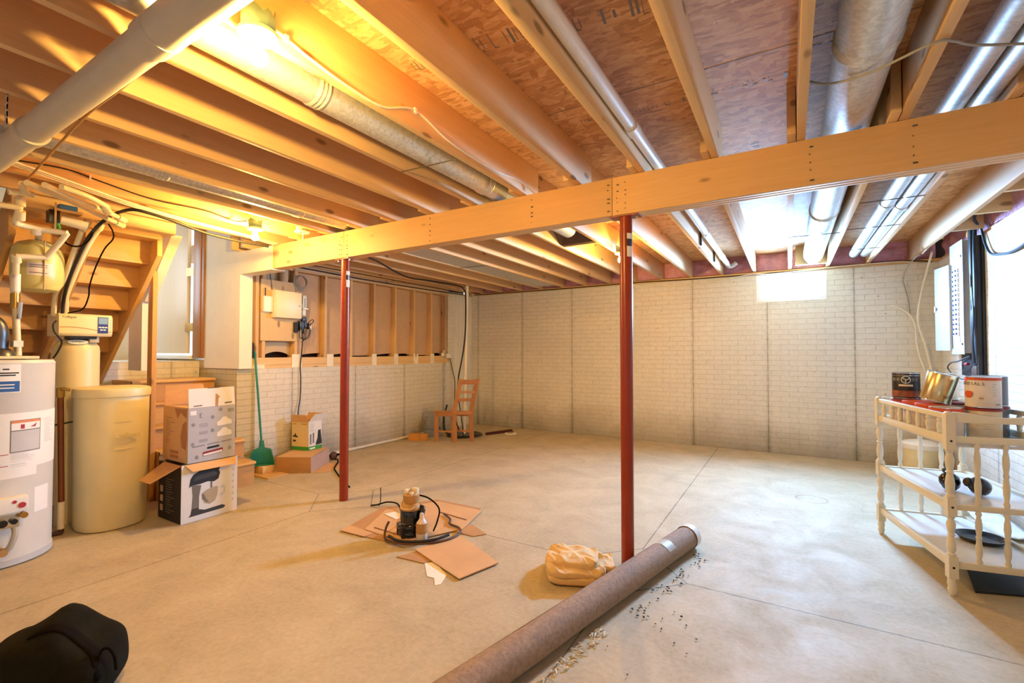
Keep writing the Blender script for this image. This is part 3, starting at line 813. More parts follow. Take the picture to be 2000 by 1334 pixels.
cable('black_cable', 'dark cable fixed along the top of the back wall over the window', [(-5.0, YB-.012, 2.385), (-3.2, YB-.012, 2.378), (-2.0, YB-.012, 2.385), (-1.2, YB-.012, 2.373), (-.36, YB-.014, 2.372), (.3, YB-.014, 2.378), (.45, YB-.012, 2.385), (1.2, YB-.012, 2.392), (1.42, YB-.02, 2.36)], .007, 'black_rubber')
cable('white_cable', 'pale cable swagging along the back wall top above the window', [(-2.0, YB-.024, 2.35), (-1.6, YB-.024, 2.30), (-1.25, YB-.024, 2.285), (-.9, YB-.024, 2.305), (-.45, YB-.03, 2.372), (-.2, YB-.03, 2.358), (.05, YB-.03, 2.366), (.5, YB-.028, 2.385), (1.1, YB-.028, 2.39), (1.3, YB-.028, 2.36)], .006, 'white_cable')

# ------------------------------------------------------------------ water heater
HC = Vector((-4.40, .87, 0)); HR = .27
hn = Vector((.981, -.194, 0)); ht = Vector((.194, .981, 0))
def hp(phi, r, z): p = HC + (hn*math.cos(phi)+ht*math.sin(phi))*r; return Vector((p.x, p.y, z))
D = math.radians
t = thing('water_heater', 'white gas water heater cylinder covered with paper labels', 'water heater', (HC.x, HC.y, 0))
MB().lathe([(.0, .045), (HR, .045), (HR, 1.25), (HR+.003, 1.255), (HR-.01, 1.275), (.0, 1.282)], HC, seg=64).finish('tank_jacket', 'heater_white', t)
m = MB(); m.lathe([(0, 0), (HR-.02, 0), (HR+.004, .01), (HR+.004, .05), (HR-.03, .052), (0, .052)], HC, seg=48); m.finish('base_ring', 'label_grey', t)
m = MB()
for i in range(9):
    z = .12+.018*i; m.patch(HC, HR, hn, ht, D(84), D(92), z, z+.008, 4, .006)
m.finish('air_vent', 'steel_dark', t)
lb = MB().patch(HC, HR, hn, ht, D(-40), D(22), 1.075, 1.25, 14).finish('brand_label', 'label_white', t)
MB().patch(HC, HR+.0012, hn, ht, D(-40), D(21), 1.08, 1.145, 14, .0006).finish('blue_band', 'print_blue', lb)
m = MB()
for z, a0, a1 in ((1.215, 5, 11), (1.192, -12, 20), (1.178, 2, 17)): m.patch(HC, HR+.0012, hn, ht, D(a0), D(a1), z, z+.008, 6, .0005)
m.finish('print_line', 'ink', lb)
m = MB()
for z in (1.12, 1.10): m.patch(HC, HR+.0019, hn, ht, D(-12), D(16), z, z+.007, 6, .0004)
m.finish('print_line', 'label_white', lb)
lb = MB().patch(HC, HR, hn, ht, D(-40), D(86), .60, .945, 24).finish('instruction_label', 'label_white', t)
MB().patch(HC, HR+.0012, hn, ht, D(13), D(46), .70, .90, 10, .0006).finish('warning_frame', 'ink_soft', lb)
MB().patch(HC, HR+.0018, hn, ht, D(14), D(45), .706, .832, 10, .0006).finish('warning_panel', 'label_grey', lb)
MB().patch(HC, HR+.0018, hn, ht, D(14), D(45), .838, .882, 10, .0006).finish('warning_head', 'label_white', lb)
MB().patch(HC, HR+.0018, hn, ht, D(14), D(45), .882, .897, 10, .0006).finish('warning_strip', 'label_orange', lb)
m = MB(); m.patch(HC, HR+.0024, hn, ht, D(23), D(27), .845, .872, 4, .0006)
m.prism([hp(D(33), HR+.0026, .852), hp(D(39), HR+.0026, .850), hp(D(41), HR+.0026, .876), hp(D(38), HR+.0026, .864)], hn*.0005)
m.finish('warning_icon', 'ink_red', lb)
m = MB(); rs = random.Random(4)
for i in range(16):
    z = .612+.0055*i*1.0
    for (a0, a1) in ((-30, 8), (14, 40)):
        if rs.random() < .8: m.patch(HC, HR+.0012, hn, ht, D(a0), D(a0+(a1-a0)*(.5+.5*rs.random())), z, z+.0022, 6, .0005)
for i in range(20):
    z = .74+.009*i
    m.patch(HC, HR+.0012, hn, ht, D(-35), D(-2-8*rs.random()), z, z+.003, 6, .0005)
    if i < 18: m.patch(HC, HR+.0012, hn, ht, D(52), D(62+8*rs.random()), z, z+.003, 4, .0005)
m.finish('print_line', 'label_grey', lb)
m = MB(); m.patch(HC, HR+.0012, hn, ht, D(2), D(12), .692, .696, 4, .0005).patch(HC, HR+.0012, hn, ht, D(4), D(12), .622, .626, 4, .0005); m.finish('red_rule', 'ink_red', lb)
MB().patch(HC, HR, hn, ht, D(-30), D(42), .545, .60, 12).finish('lower_label', 'label_white', t)
MB().patch(HC, HR, hn, ht, D(40), D(62), .30, .46, 8).finish('data_label', 'label_white', t)
# gas control
gv = Matrix.Translation(hp(D(12), HR+.045, 0)) @ Matrix.Rotation(math.atan2(hn.y, hn.x)+D(12), 4, 'Z')
g = box(-.045, .04, -.10, .075, .35, .44, M=gv).finish('gas_control', 'white_plastic', t, bevel=.008)
m = MB(); m.mi = 0
m.cyl(gv @ Vector((.040, .045, .39)), gv @ Vector((.046, .045, .39)), .017, seg=16); m.cyl(gv @ Vector((.040, .012, .415)), gv @ Vector((.043, .012, .415)), .010, seg=12)
m.finish('red_button', 'ink_red', g)
MB().cyl(gv @ Vector((.03, .05, .33)), gv @ Vector((.065, .05, .33)), .018, seg=16).finish('brass_union', 'brass', g)
m = box(-.04, .03, -.07, .04, .26, .35, M=gv); m.finish('valve_body', 'steel_bright', g, bevel=.006)
m = MB(); m.cyl(gv @ Vector((.03, -.04, .30)), gv @ Vector((.06, -.04, .30)), .022, seg=16).cyl(gv @ Vector((.03, .01, .30)), gv @ Vector((.055, .01, .30)), .016, seg=16)
m.box(-.01, .03, -.045, -.035, .35, .385, M=gv); m.finish('black_knob', 'black_plastic', g)
m = MB(); m.tube([gv @ Vector(p) for p in ((.0, .02, .27), (.03, .02, .22), (.03, .0, .15), (.0, -.02, .12), (-.04, -.02, .13))], .016, 10); m.finish('burner_tube', 'duct_tape', g)
MB().cyl(gv @ Vector((-.04, -.03, .12)), gv @ Vector((.035, -.03, .12)), .022, seg=16).finish('drain_valve', 'tan_cable', t)
# top fittings and draft hood
box(-4.62, -4.20, .70, 1.02, 1.282, 1.30).finish('top_pan', 'cream_plastic', t, bevel=.004)
m = MB(); m.lathe([(.085, 0), (.075, .03), (.05, .05), (.05, .09)], (-4.40, .87, 1.30), seg=24)
m.tube([(-4.40, .87, 1.38), (-4.40, .87, 1.46), (-4.41, .84, 1.52), (-4.43, .74, 1.55), (-4.45, .55, 1.57)], .05, 20); m.finish('flue_hood', 'steel_dark', t)
box(-4.42, -4.34, .93, .975, 1.36, 1.40).finish('thermostat_tag', 'white_plastic', t)

# ------------------------------------------------------------------ water softener
RC = Vector((-4.905, 1.40, 0))
rn = Vector((.9615, -.2745, 0)); rt = Vector((.2745, .9615, 0))
t = thing('water_softener', 'tall cream softener tank topped by a boxy control head', 'water softener', RC)
MB().lathe([(0, 0), (.145, 0), (.15, .02), (.145, .04), (.145, 1.33), (.14, 1.37), (.12, 1.40), (.085, 1.425), (.055, 1.43), (0, 1.43)], RC, seg=48).finish('tank_jacket', 'tank_cream', t)
lb = MB()
# oval badge on the shoulder
bc = RC + rn*.125 + rt*.01 + Vector((0, 0, 1.402)); up = (Vector((0, 0, 1))*.7 - rn*.7).normalized(); nrm = (rn*.7+Vector((0, 0, 1))*.7).normalized()
lb.prism([bc + rt*.06*math.cos(a) + up*.024*math.sin(a) for a in [2*PI*i/20 for i in range(20)]], nrm*.006)
bd = lb.finish('oval_badge', 'label_white', t)
MB().text('Culligan', .022, face_M(bc+nrm*.0065, rt, up), .0004).finish('badge_lettering', 'ink_soft', bd)
m = MB(); m.cyl(RC+Vector((0, 0, 1.43)), RC+Vector((0, 0, 1.465)), .07, seg=24).box(-4.85, -4.75, 1.32, 1.48, 1.43, 1.46); m.finish('valve_neck', 'black_plastic', t)
box(-4.84, -4.76, 1.44, 1.50, 1.40, 1.47).finish('bypass_block', 'duct_tape', t, bevel=.006)
hd = MB()
pts = [(-4.98, 1.45), (-4.735, 1.45), (-4.72, 1.47), (-4.72, 1.60), (-4.74, 1.622), (-4.98, 1.622)]
hd.prism([(x, 1.245, z) for x, z in pts], (0, .325, 0)); hd = hd.finish('control_head', 'cream_plastic', t, bevel=.006)
m = MB()
def wv(u, v): 
    y = 1.25+.315*u; z = 1.512-.022*u + .008*math.sin(u*5.0) + .006*v
    return (-4.7185, y, z)
m.grid(wv, 20, 1); m.finish('moulded_wave', 'tan_cable', hd)
dsp = box(-4.7205, -4.717, 1.475, 1.54, 1.475, 1.603).finish('display_panel', 'print_navy', hd)
box(-4.7175, -4.716, 1.479, 1.536, 1.548, 1.598).finish('screen', 'lcd_blue', dsp)
for z, ys in ((1.522, (1.488, 1.507, 1.526)), (1.502, (1.497, 1.517))):
    for y in ys: MB().sphere((-4.717, y, z), .01, 10, 6, (.15, 1, .55)).finish('push_button', 'label_white', dsp)
m = MB()
for i in range(5): m.box(-4.7195, -4.7185, 1.549, 1.562, 1.50+.02*i, 1.503+.02*i)
m.finish('legend', 'ink_soft', hd)
MB().text('Culligan', .026, face_M((-4.7185, 1.305, 1.595), (0, 1, 0), (0, 0, 1)), .0004).finish('lettering', 'ink_soft', hd)
# brine tank
BC = Vector((-4.523, 1.513, 0))
t = thing('brine_tank', 'squat cream plastic brine tank standing before the newel post', 'brine tank', BC)
def sq(r, n=48, k=.035, e=3.2):
    out = []
    for i in range(n):
        a = 2*PI*i/n; c, s = math.cos(a), math.sin(a)
        q = (abs(c)**e+abs(s)**e)**(-1/e)
        out.append((r*(1*(1-.35)+q*.35)*c, r*(1*(1-.35)+q*.35)*s))
    return out
def tankrings(prof):
    m = MB(); R = []
    for r, z in prof: R.append([m.bm.verts.new((BC.x+x, BC.y+y, z)) for x, y in sq(r)])
    return m.skin(R)
tankrings([(.19, 0), (.205, .008), (.212, .03), (.222, 1.0), (.22, 1.01)]).finish('tank_body', 'tank_cream', t)
tankrings([(.226, .985), (.230, .99), (.232, 1.035), (.226, 1.05), (.20, 1.058), (.0, 1.062)]).finish('lid', 'tank_cream', t)
bn = Vector((.9435, -.3315, 0)); bt = Vector((.3315, .9435, 0))
m = MB()
for z, a0, a1 in ((.80, 5, 45), (.64, 5, 45), (.595, 3, 46)): m.patch(BC, .2185, bn, bt, D(a0), D(a1), z, z+.006, 10, .004)
m.finish('raised_rule', 'tank_cream', t)
MB().text('Culligan', .05, face_M(BC+bn*.208+bt*.095+Vector((0, 0, .70)), (bt*.93-bn*.36), (0, 0, 1)), .003).finish('raised_lettering', 'tank_cream', t)

# ------------------------------------------------------------------ pipes around the softener
t = thing('supply_pipe', 'cream plastic water pipe rising from the heater past the pressure tank', 'pipe', (-4.45, .97, 1.30))
MB().tube([(-4.45, .975, 1.302), (-4.45, .962, 1.55), (-4.45, .955, 1.80)], .019, 14).finish('pipe_run', 'pvc_cream', t)
MB().cyl((-4.45, .955, 1.62), (-4.45, .955, 1.72), .024, seg=14).finish('valve_body', 'brass', t)
MB().cyl((-4.43, .97, 1.55), (-4.42, .975, 1.66), .012, seg=10).finish('valve_handle', 'steel_bright', t)
MB().cyl((-4.45, .955, 1.73), (-4.45, .955, 1.85), .025, seg=14).finish('white_sleeve', 'pvc', t)
MB().tube([(-4.367, 0.937, 1.840), (-4.308, 0.925, 1.935), (-4.300, 0.932, 1.948), (-4.291, 1.051, 1.961), (-4.283, 1.068, 1.975), (-4.191, 1.130, 2.116), (-4.192, 1.119, 2.129), (-4.227, 1.015, 2.133), (-4.222, 0.929, 2.141), (-4.191, 0.891, 2.145), (-4.150, 0.891, 2.178), (-4.116, 0.896, 2.264), (-4.116, 0.899, 2.319)], .018, 14, n=4).finish('upper_run', 'pvc_cream', t)
m = MB()
for a, b in (((-4.322, 0.928, 1.913), (-4.297, 0.922, 1.953)), ((-4.161, 0.905, 2.162), (-4.127, 0.898, 2.211)), ((-4.116, 0.895, 2.236), (-4.116, 0.895, 2.292)), ((-4.247, 1.000, 2.104), (-4.224, 0.995, 2.137))):
    MB().cyl(a, b, .026, seg=14).finish('pipe_fitting', 'pvc_cream', t)
MB().tube([(-4.119, 0.796, 2.223), (-4.116, 0.895, 2.227)], .018, 12, False).finish('branch', 'pvc_cream', t)
MB().tube([(-3.978, 0.906, 2.293), (-3.978, 0.860, 2.292), (-3.978, 0.814, 2.282)], .02, 12, False).finish('branch', 'pvc_cream', t)
t = thing('pressure_tank', 'round pale yellow pressure tank hanging in front of the open stairs', 'tank', (-4.62, 1.10, 1.75))
MB().lathe([(0, 0), (.06, .004), (.11, .02), (.135, .06), (.14, .12), (.14, .25), (.132, .31), (.105, .35), (.06, .37), (.02, .375), (0, .376)], (-4.62, 1.10, 1.75), seg=40).finish('tank_shell', 'tank_yellow', t)
MB().cyl((-4.62, 1.10, 2.12), (-4.52, 1.08, 2.17), .02, seg=12).finish('tank_stem', 'pvc_cream', t)
m = MB(); pn = Vector((.973, -.232, 0)); pt = Vector((.232, .973, 0))
m.patch((-4.62, 1.10, 0), .1402, pn, pt, D(-22), D(32), 1.86, 1.95, 10); lb = m.finish('paper_label', 'can_pale', t)
m = MB()
for z in (1.93, 1.915, 1.875): m.patch((-4.62, 1.10, 0), .1415, pn, pt, D(-16), D(20), z, z+.006, 6, .0004)
m.finish('print_line', 'ink_soft', lb)
MB().tube([(-4.482, 1.10, 2.11), (-4.477, 1.10, 1.98), (-4.477, 1.10, 1.76)], .004).finish('drip_string', 'tan_cable', t)
# hoses from the control head to the ceiling manifold
for nm, pts, r, mt, lab in (('softener_hose', [(-4.800, 1.235, 1.600), (-4.780, 1.235, 1.700), (-4.722, 1.228, 1.775), (-4.641, 1.248, 1.871), (-4.507, 1.264, 2.070), (-4.390, 1.274, 2.219)], .017, 'pvc_cream', 'outer cream pipe curving up from the softener control head'),
        ('softener_hose', [(-4.800, 1.300, 1.622), (-4.760, 1.290, 1.700), (-4.710, 1.279, 1.763), (-4.566, 1.300, 1.969), (-4.434, 1.323, 2.133), (-4.348, 1.352, 2.236)], .022, 'pvc_cream', 'thicker cream pipe curving up from the softener control head'),
        ('drain_hose', [(-4.740, 1.270, 1.622), (-4.720, 1.268, 1.700), (-4.639, 1.260, 1.797), (-4.535, 1.269, 1.944), (-4.380, 1.297, 2.143), (-4.311, 1.341, 2.250), (-4.255, 1.375, 2.304), (-4.070, 1.364, 2.308), (-3.885, 1.388, 2.310), (-3.885, 1.499, 2.310), (-3.941, 1.665, 2.305), (-4.088, 1.952, 2.301), (-4.144, 2.266, 2.301), (-4.135, 2.516, 2.305)], .011, 'black_rubber', 'black hose arching from the softener up under the joists to the drywall'),
        ('signal_wire', [(-4.740, 1.300, 1.624), (-4.720, 1.380, 1.660), (-4.685, 1.404, 1.757), (-4.631, 1.393, 1.840), (-4.543, 1.400, 1.975), (-4.436, 1.416, 2.104), (-4.373, 1.445, 2.178), (-4.329, 1.429, 2.227), (-4.311, 1.397, 2.273)], .005, 'bag_strap', 'thin brown wire wandering up from softener head across the open stairs'),
        ('power_lead', [(-4.740, 1.235, 1.560), (-4.720, 1.215, 1.530), (-4.710, 1.218, 1.480), (-4.700, 1.240, 1.440), (-4.720, 1.265, 1.400), (-4.740, 1.250, 1.330), (-4.760, 1.230, 1.280)], .006, 'black_rubber', 'short black power cord looping below the softener control head')):
    tag(MB().tube(pts, r, 12 if r > .01 else 8, n=6).finish(nm, mt), lab, 'hose' if 'hose' in nm else 'wire')
t = thing('water_manifold', 'cluster of cream plastic pipes under the joists above the softener', 'pipes', (-3.978, 1.110, 2.282))
for pts in ([(-3.718, 0.833, 2.292), (-3.848, 0.981, 2.292), (-3.968, 1.119, 2.290), (-4.163, 1.323, 2.284), (-4.274, 1.443, 2.282)], [(-3.682, 0.897, 2.292), (-3.792, 1.018, 2.292), (-4.005, 1.295, 2.284), (-4.088, 1.388, 2.282)], [(-3.654, 0.962, 2.296), (-3.746, 1.110, 2.296), (-3.885, 1.249, 2.293)]):
    MB().tube(pts, .017, 12).finish('pipe_run', 'pvc_cream', t)
for a, b in (((-4.246, 1.415, 2.284), (-4.311, 1.480, 2.282)), ((-4.070, 1.369, 2.282), (-4.125, 1.425, 2.282)), ((-3.885, 1.230, 2.293), (-3.903, 1.267, 2.255)), ((-4.396, 1.275, 2.211), (-4.348, 1.295, 2.282)), ((-4.348, 1.351, 2.227), (-4.311, 1.360, 2.282))):
    MB().cyl(a, b, .024, seg=14).finish('pipe_fitting', 'pvc_cream', t)
MB().tube([(-3.978, 0.925, 2.292), (-3.978, 0.897, 2.293), (-3.903, 0.860, 2.296), (-3.792, 0.833, 2.297)], .018, 12).finish('valve_arm', 'pvc_cream', t)
t = thing('water_filter', 'small blue and white water filter device hanging over the stairs', 'filter', (-4.366, 1.184, 2.227))
box(-4.4215, -4.3290, 1.1331, 1.2303, 2.3240, 2.3564).finish('blue_cap', 'print_blue', t, bevel=.006)
box(-4.4308, -4.3383, 1.1007, 1.2580, 2.3055, 2.3240).finish('mount_plate', 'steel_bright', t)
MB().cyl((-4.348, 1.147, 2.250), (-4.320, 1.281, 2.227), .032, seg=20).finish('filter_bowl', 'white_plastic', t)
box(-4.4030, -4.3290, 1.0822, 1.1378, 2.2176, 2.3055).finish('valve_block', 'black_plastic', t, bevel=.004)
m = MB(); m.box(-4.3244, -4.3197, 1.1054, 1.1165, 2.1529, 2.3564); m.finish('steel_bracket', 'steel_bright', t)
MB().cyl((-4.329, 1.124, 2.213), (-4.324, 1.133, 2.176), .011, seg=10).finish('green_tip', 'box_green', t)
MB().tube([(-4.348, 1.129, 2.171), (-4.338, 1.175, 2.088), (-4.338, 1.240, 2.079), (-4.338, 1.295, 2.134), (-4.338, 1.332, 2.245)], .006).finish('lead_wire', 'bag_strap', t)
t = thing('drain_line', 'dark copper riser beside the heater ending in cream plastic on the floor', 'pipe', (-4.55, 1.245, 0))
MB().cyl((-4.55, 1.235, .24), (-4.54, 1.215, 1.04), .018, seg=14).finish('copper_run', 'copper', t)
MB().cyl((-4.55, 1.235, .045), (-4.55, 1.235, .24), .021, seg=14).finish('plastic_foot', 'pvc_cream', t)
MB().tube([(-4.55, 1.235, .05), (-4.55, 1.235, .02), (-4.56, 1.20, .016), (-4.57, 1.15, .016)], .016, 10).finish('floor_elbow', 'cover_brown', t)
MB().cyl((-4.54, 1.215, 1.0), (-4.53, 1.212, 1.065), .024, seg=12).finish('brass_union', 'brass', t)
MB().tube([(-4.53, 1.212, 1.05), (-4.50, 1.22, 1.06), (-4.48, 1.25, 1.05)], .012, 10).finish('spigot', 'brass', t)
MB().tube([(-4.55, 1.10, .795), (-4.55, 1.20, .80), (-4.56, 1.29, .81)], .006, 8).finish('wire_tie', 'black_rubber', t)
# ------------------------------------------------------------------ cartons
def panel(name, mat, par, pts, th=(0, 0, .004)):
    return MB().prism(pts, th).finish(name, mat, par)
def flap(name, mat, par, a, b, out, taper=.02, th=.004):
    a, b, out = Vector(a), Vector(b), Vector(out); e = (b-a).normalized()
    n = e.cross(out).normalized()*th
    return MB().prism([a, b, b+out-e*taper, a+out+e*taper], n).finish(name, mat, par)
# lower carton with the mixer picture
x0, x1, y0, y1, H = -4.385, -4.015, 1.775, 2.195, .45
t = thing('mixer_carton', 'open carton printed with a stand mixer, standing on the floor', 'box', ((x0+x1)/2, (y0+y1)/2, 0))
fr = box(x1-.004, x1, y0, y1, 0, H).finish('printed_front', 'box_white', t)
sd = box(x0, x1-.004, y0, y0+.004, 0, H).finish('printed_side', 'box_black', t)
box(x0, x0+.004, y0+.004, y1, 0, H).finish('carton_back', 'cardboard', t)
box(x0+.004, x1-.004, y1-.004, y1, 0, H).finish('carton_side', 'cardboard', t)
box(x0+.004, x1-.004, y0+.004, y1-.004, 0, .005).finish('carton_bottom', 'cardboard', t)
flap('top_flap', 'cardboard_light', t, (x1, y0+.02, H), (x1, y1-.01, H), (.055, 0, -.05), .035)
flap('top_flap', 'cardboard', t, (x0+.085, y0, H), (x1-.01, y0, H), (-.0, -.185, -.10), .045)
flap('top_flap', 'cardboard_light', t, (x1-.02, y1, H), (x0+.01, y1, H), (.02, .16, -.07), .06)
def fs(s, q, e=.001): return Vector((x1+e, y0+(y1-y0)*s, H*q))
def shape(name, mat, pts, e, par=fr):
    MB().prism([fs(s, q, e) for s, q in pts], (.0006, 0, 0)).finish(name, mat, par)
shape('mixer_base', 'steel_dark', [(.12, .09), (.74, .10), (.78, .135), (.72, .17), (.40, .155), (.30, .19), (.30, .24), (.18, .24), (.155, .12)], .0006)
shape('mixer_column', 'ink_soft', [(.175, .22), (.30, .22), (.30, .42), (.335, .60), (.17, .64), (.19, .45)], .0010)
shape('mixer_head', 'board_dark', [(.13, .60), (.15, .74), (.20, .81), (.33, .87), (.60, .885), (.68, .865), (.645, .82), (.67, .76), (.64, .655), (.56, .62), (.45, .645), (.30, .625), (.18, .63)], .0014)
shape('mixer_head_shine', 'steel_dark', [(.19, .70), (.24, .77), (.56, .80), (.62, .77), (.60, .72), (.24, .70)], .0020)
shape('mixer_bowl', 'steel_bright', [(.345, .45), (.35, .36), (.40, .27), (.49, .235), (.58, .27), (.625, .36), (.635, .52), (.56, .53), (.44, .50)], .0010)
shape('bowl_shade', 'ink_soft', [(.35, .43), (.36, .36), (.42, .29), (.48, .27), (.42, .34), (.38, .44)], .0018)
shape('bowl_handle', 'label_grey', [(.66, .48), (.72, .52), (.77, .49), (.77, .38), (.70, .33), (.66, .36), (.70, .38), (.74, .40), (.74, .47), (.70, .48)], .0010)
shape('beater_shaft', 'ink_soft', [(.50, .52), (.53, .52), (.53, .63), (.50, .63)], .0010)
m = MB()
for i in range(6): m.prism([fs(.90, .20+.11*i, .0006), fs(.935, .20+.11*i, .0006), fs(.935, .235+.11*i, .0006), fs(.90, .235+.11*i, .0006)], (.0005, 0, 0))
m.finish('side_icon', 'label_grey', fr)
m = MB(); rs = random.Random(8)
for i in range(3):
    z = .06+.075*i
    m.box(x0+.03, x0+.075, y0-.0008, y0, z, z+.05)
m.finish('side_picture', 'cardboard_pink', sd)
m = MB()
for i in range(14):
    z = .06+.02*i; m.box(x0+.12, x0+.12+.06+.08*rs.random(), y0-.0006, y0, z, z+.005)
m.finish('print_line', 'ink_soft', sd)
box(x1-.03, x1-.002, y0-.0008, y0, .425, .448).finish('red_corner', 'ink_red', sd)
# upper carton, upside down
x0, x1, y0, y1, zb, zt_ = -4.42, -4.012, 1.815, 2.170, .456, .885
t = thing('mixer_carton', 'upside-down grey printed carton with raised flaps, stacked on another carton', 'box', ((x0+x1)/2, (y0+y1)/2, zb))
fr = box(x1-.004, x1, y0, y1, zb, zt_).finish('printed_front', 'box_grey', t)
sd = box(x0, x1-.004, y0, y0+.004, zb, zt_).finish('printed_side', 'cardboard_light', t)
box(x0, x0+.004, y0+.004, y1, zb, zt_).finish('carton_back', 'cardboard', t)
box(x0+.004, x1-.004, y1-.004, y1, zb, zt_).finish('carton_side', 'cardboard', t)
box(x0+.004, x1-.004, y0+.004, y1-.004, zb, zb+.005).finish('carton_bottom', 'cardboard', t)
ff = flap('top_flap', 'box_white', t, (x1-.004, y0+.002, zt_+.001), (x1-.004, y1-.002, zt_+.001), (-.015, 0, .15), .002)
flap('top_flap', 'cardboard', t, (x0, y0+.004, zt_), (x0, y1-.004, zt_), (-.06, 0, .16), .03)
flap('top_flap', 'cardboard_light', t, (x0+.01, y0+.002, zt_), (x1-.02, y0+.002, zt_), (0, .15, -.02), .01)
def up_M(s, q, e=.0008): return face_M((x1+e, y0+(y1-y0)*s, zb+(zt_-zb)*q), (0, -1, 0), (0, 0, -1))
MB().text('3', .055, up_M(.25, .86)).text('222', .034, up_M(.90, .91)).finish('upside_down_numeral', 'ink_soft', fr)
m = MB()
def fs2(s, q, e=.0006): return Vector((x1+e, y0+(y1-y0)*s, zb+(zt_-zb)*q))
for q0 in (.625, .42):
    m.prism([fs2(.60, q0), fs2(.92, q0+.012), fs2(.915, q0+.09), fs2(.85, q0+.115), fs2(.79, q0+.165), fs2(.73, q0+.165), fs2(.67, q0+.11), fs2(.60, q0+.075)], (.0005, 0, 0))
m.prism([fs2(.04, .87), fs2(.16, .87), fs2(.16, .95), fs2(.04, .95)], (.0005, 0, 0))
m.finish('mixer_silhouette', 'label_white', fr)
m = MB()
for s, q in ((.67, .94), (.50, .81), (.10, .70), (.50, .56), (.09, .34), (.88, .18), (.18, .10)):
    m.text('*', .075, up_M(s, q+.03))
for q in (.69, .665, .64, .545, .525, .505, .40, .38, .36): m.prism([fs2(.22, q), fs2(.40, q+.005), fs2(.40, q+.011), fs2(.22, q+.006)], (.0005, 0, 0))
for a, b in ((.09, .34), (.39, .65), (.69, .92)): m.prism([fs2(a, .275+.05*a), fs2(b, .275+.05*b), fs2(b, .29+.05*b), fs2(a, .29+.05*a)], (.0005, 0, 0))
m.finish('print_mark', 'ink_soft', fr)
m = MB(); m.prism([fs2(.405+.015*math.cos(a)+(.23 if math.cos(a) > 0 else 0), .235+.02*math.sin(a)+(.012 if math.cos(a) > 0 else 0)) for a in [2*PI*i/16+.05 for i in range(16)]], (.0006, 0, 0)); m.finish('hand_hole', 'black_plastic', fr)
m = MB(); m.prism([fs2(.30, .09), fs2(.73, .125), fs2(.73, .205), fs2(.30, .17)], (.0006, 0, 0)); rb = m.finish('logo_band', 'can_red', fr)
MB().prism([fs2(.315, .10, .0012), fs2(.715, .13, .0012), fs2(.715, .165, .0012), fs2(.315, .132, .0012)], (.0005, 0, 0)).finish('logo_letter_strip', 'label_white', rb)
m = MB()
m.prism([(x1-.10, y0-.0008, zb+.12), (x1-.03, y0-.0008, zb+.10), (x1-.015, y0-.0008, zb+.22), (x1-.03, y0-.0008, zb+.33), (x1-.09, y0-.0008, zb+.30), (x1-.12, y0-.0008, zb+.20)], (0, .0006, 0))
m.prism([(x1-.22, y0-.0008, zb+.42), (x1-.02, y0-.0008, zb+.42), (x1-.03, y0-.0008, zb+.35), (x1-.12, y0-.0008, zb+.39), (x1-.17, y0-.0008, zb+.34)], (0, .0006, 0))
m.box(x0+.12, x1-.15, y0-.0008, y0, zb+.06, zb+.085).box(x0+.12, x1-.15, y0-.0008, y0, zb+.025, zb+.05); m.finish('side_print', 'chair_wood', sd)
m = MB()
for i in range(12): m.box(x0+.05, x0+.05+.04+.1*rs.random(), y0-.0006, y0, zb+.14+.018*i, zb+.144+.018*i)
m.finish('print_line', 'ink_soft', sd)
fM = lambda s, q: Vector((x1-.0005-.015*q, y0+(y1-y0)*s, zt_+.15*q))
m = MB(); m.prism([fM(.55, .0), fM(.61, 0), fM(.63, .42), (fM(.66, .50)), fM(.61, .64), fM(.57, .70)], (.001, 0, 0)); m.finish('torn_tape', 'cardboard', ff)
m = MB(); m.prism([fM(.10, .06), fM(.28, .08), fM(.28, .14), fM(.10, .12)], (.001, 0, 0)); m.finish('print_mark', 'ink_soft', ff); m = MB().prism([fM(.76, .10), fM(.92, .12), fM(.92, .20), fM(.76, .18)], (.001, 0, 0)); m.finish('print_mark', 'ink_soft', ff)
m = MB(); m.prism([fM(.40, .985), fM(.66, .985), fM(.66, 1.015), fM(.40, 1.015)], (.001, 0, 0)); m.finish('torn_edge', 'cover_brown', ff)

# ------------------------------------------------------------------ boxes by the low wall
F = Vector((-4.507, 3.254, 0)); a = Vector((-.846, -.533, 0)); b = Vector((-.522, .853, 0)); LA, LB, HB = .375, .52, .178
RM = Matrix(((a.x, b.x, 0, F.x), (a.y, b.y, 0, F.y), (0, 0, 1, 0), (0, 0, 0, 1)))
def corner(i, j, z): return F + a*i + b*j + Vector((0, 0, z))
t = thing('cardboard_box', 'closed brown cardboard box on the floor under a white shredder carton', 'box', F + a*.2 + b*.26)
MB().prism([corner(0, 0, 0), corner(LA, 0, 0), corner(LA, LB, 0), corner(0, LB, 0)], (0, 0, HB-.006)).finish('carton_body', 'cardboard', t, bevel=.004)
MB().prism([corner(.0, 0, HB-.006), corner(LA, -.0, HB-.004), corner(LA*.98, LB*.48, HB-.001), corner(0, LB*.48, HB-.001)], (0, 0, .004)).finish('top_flap', 'cardboard_light', t)
MB().prism([corner(.0, LB*.49, HB-.001), corner(LA, LB*.49, HB-.001), corner(LA, LB, HB-.005), corner(0, LB, HB-.005)], (0, 0, .004)).finish('top_flap', 'cardboard_light', t)
MB().prism([corner(0, .002, .0)-a*.002, corner(0, LB-.002, .0)-a*.002, corner(0, LB-.002, HB-.008)-a*.002, corner(0, .002, HB-.008)-a*.002], a*.002).finish('end_panel', 'cardboard_pink', t)
MB().prism([corner(.15, 0, .004)-b*.002, corner(.20, 0, .004)-b*.002, corner(.215, 0, HB-.01)-b*.002, corner(.155, 0, HB-.01)-b*.002], b*.001).finish('packing_tape', 'tape_brown', t)
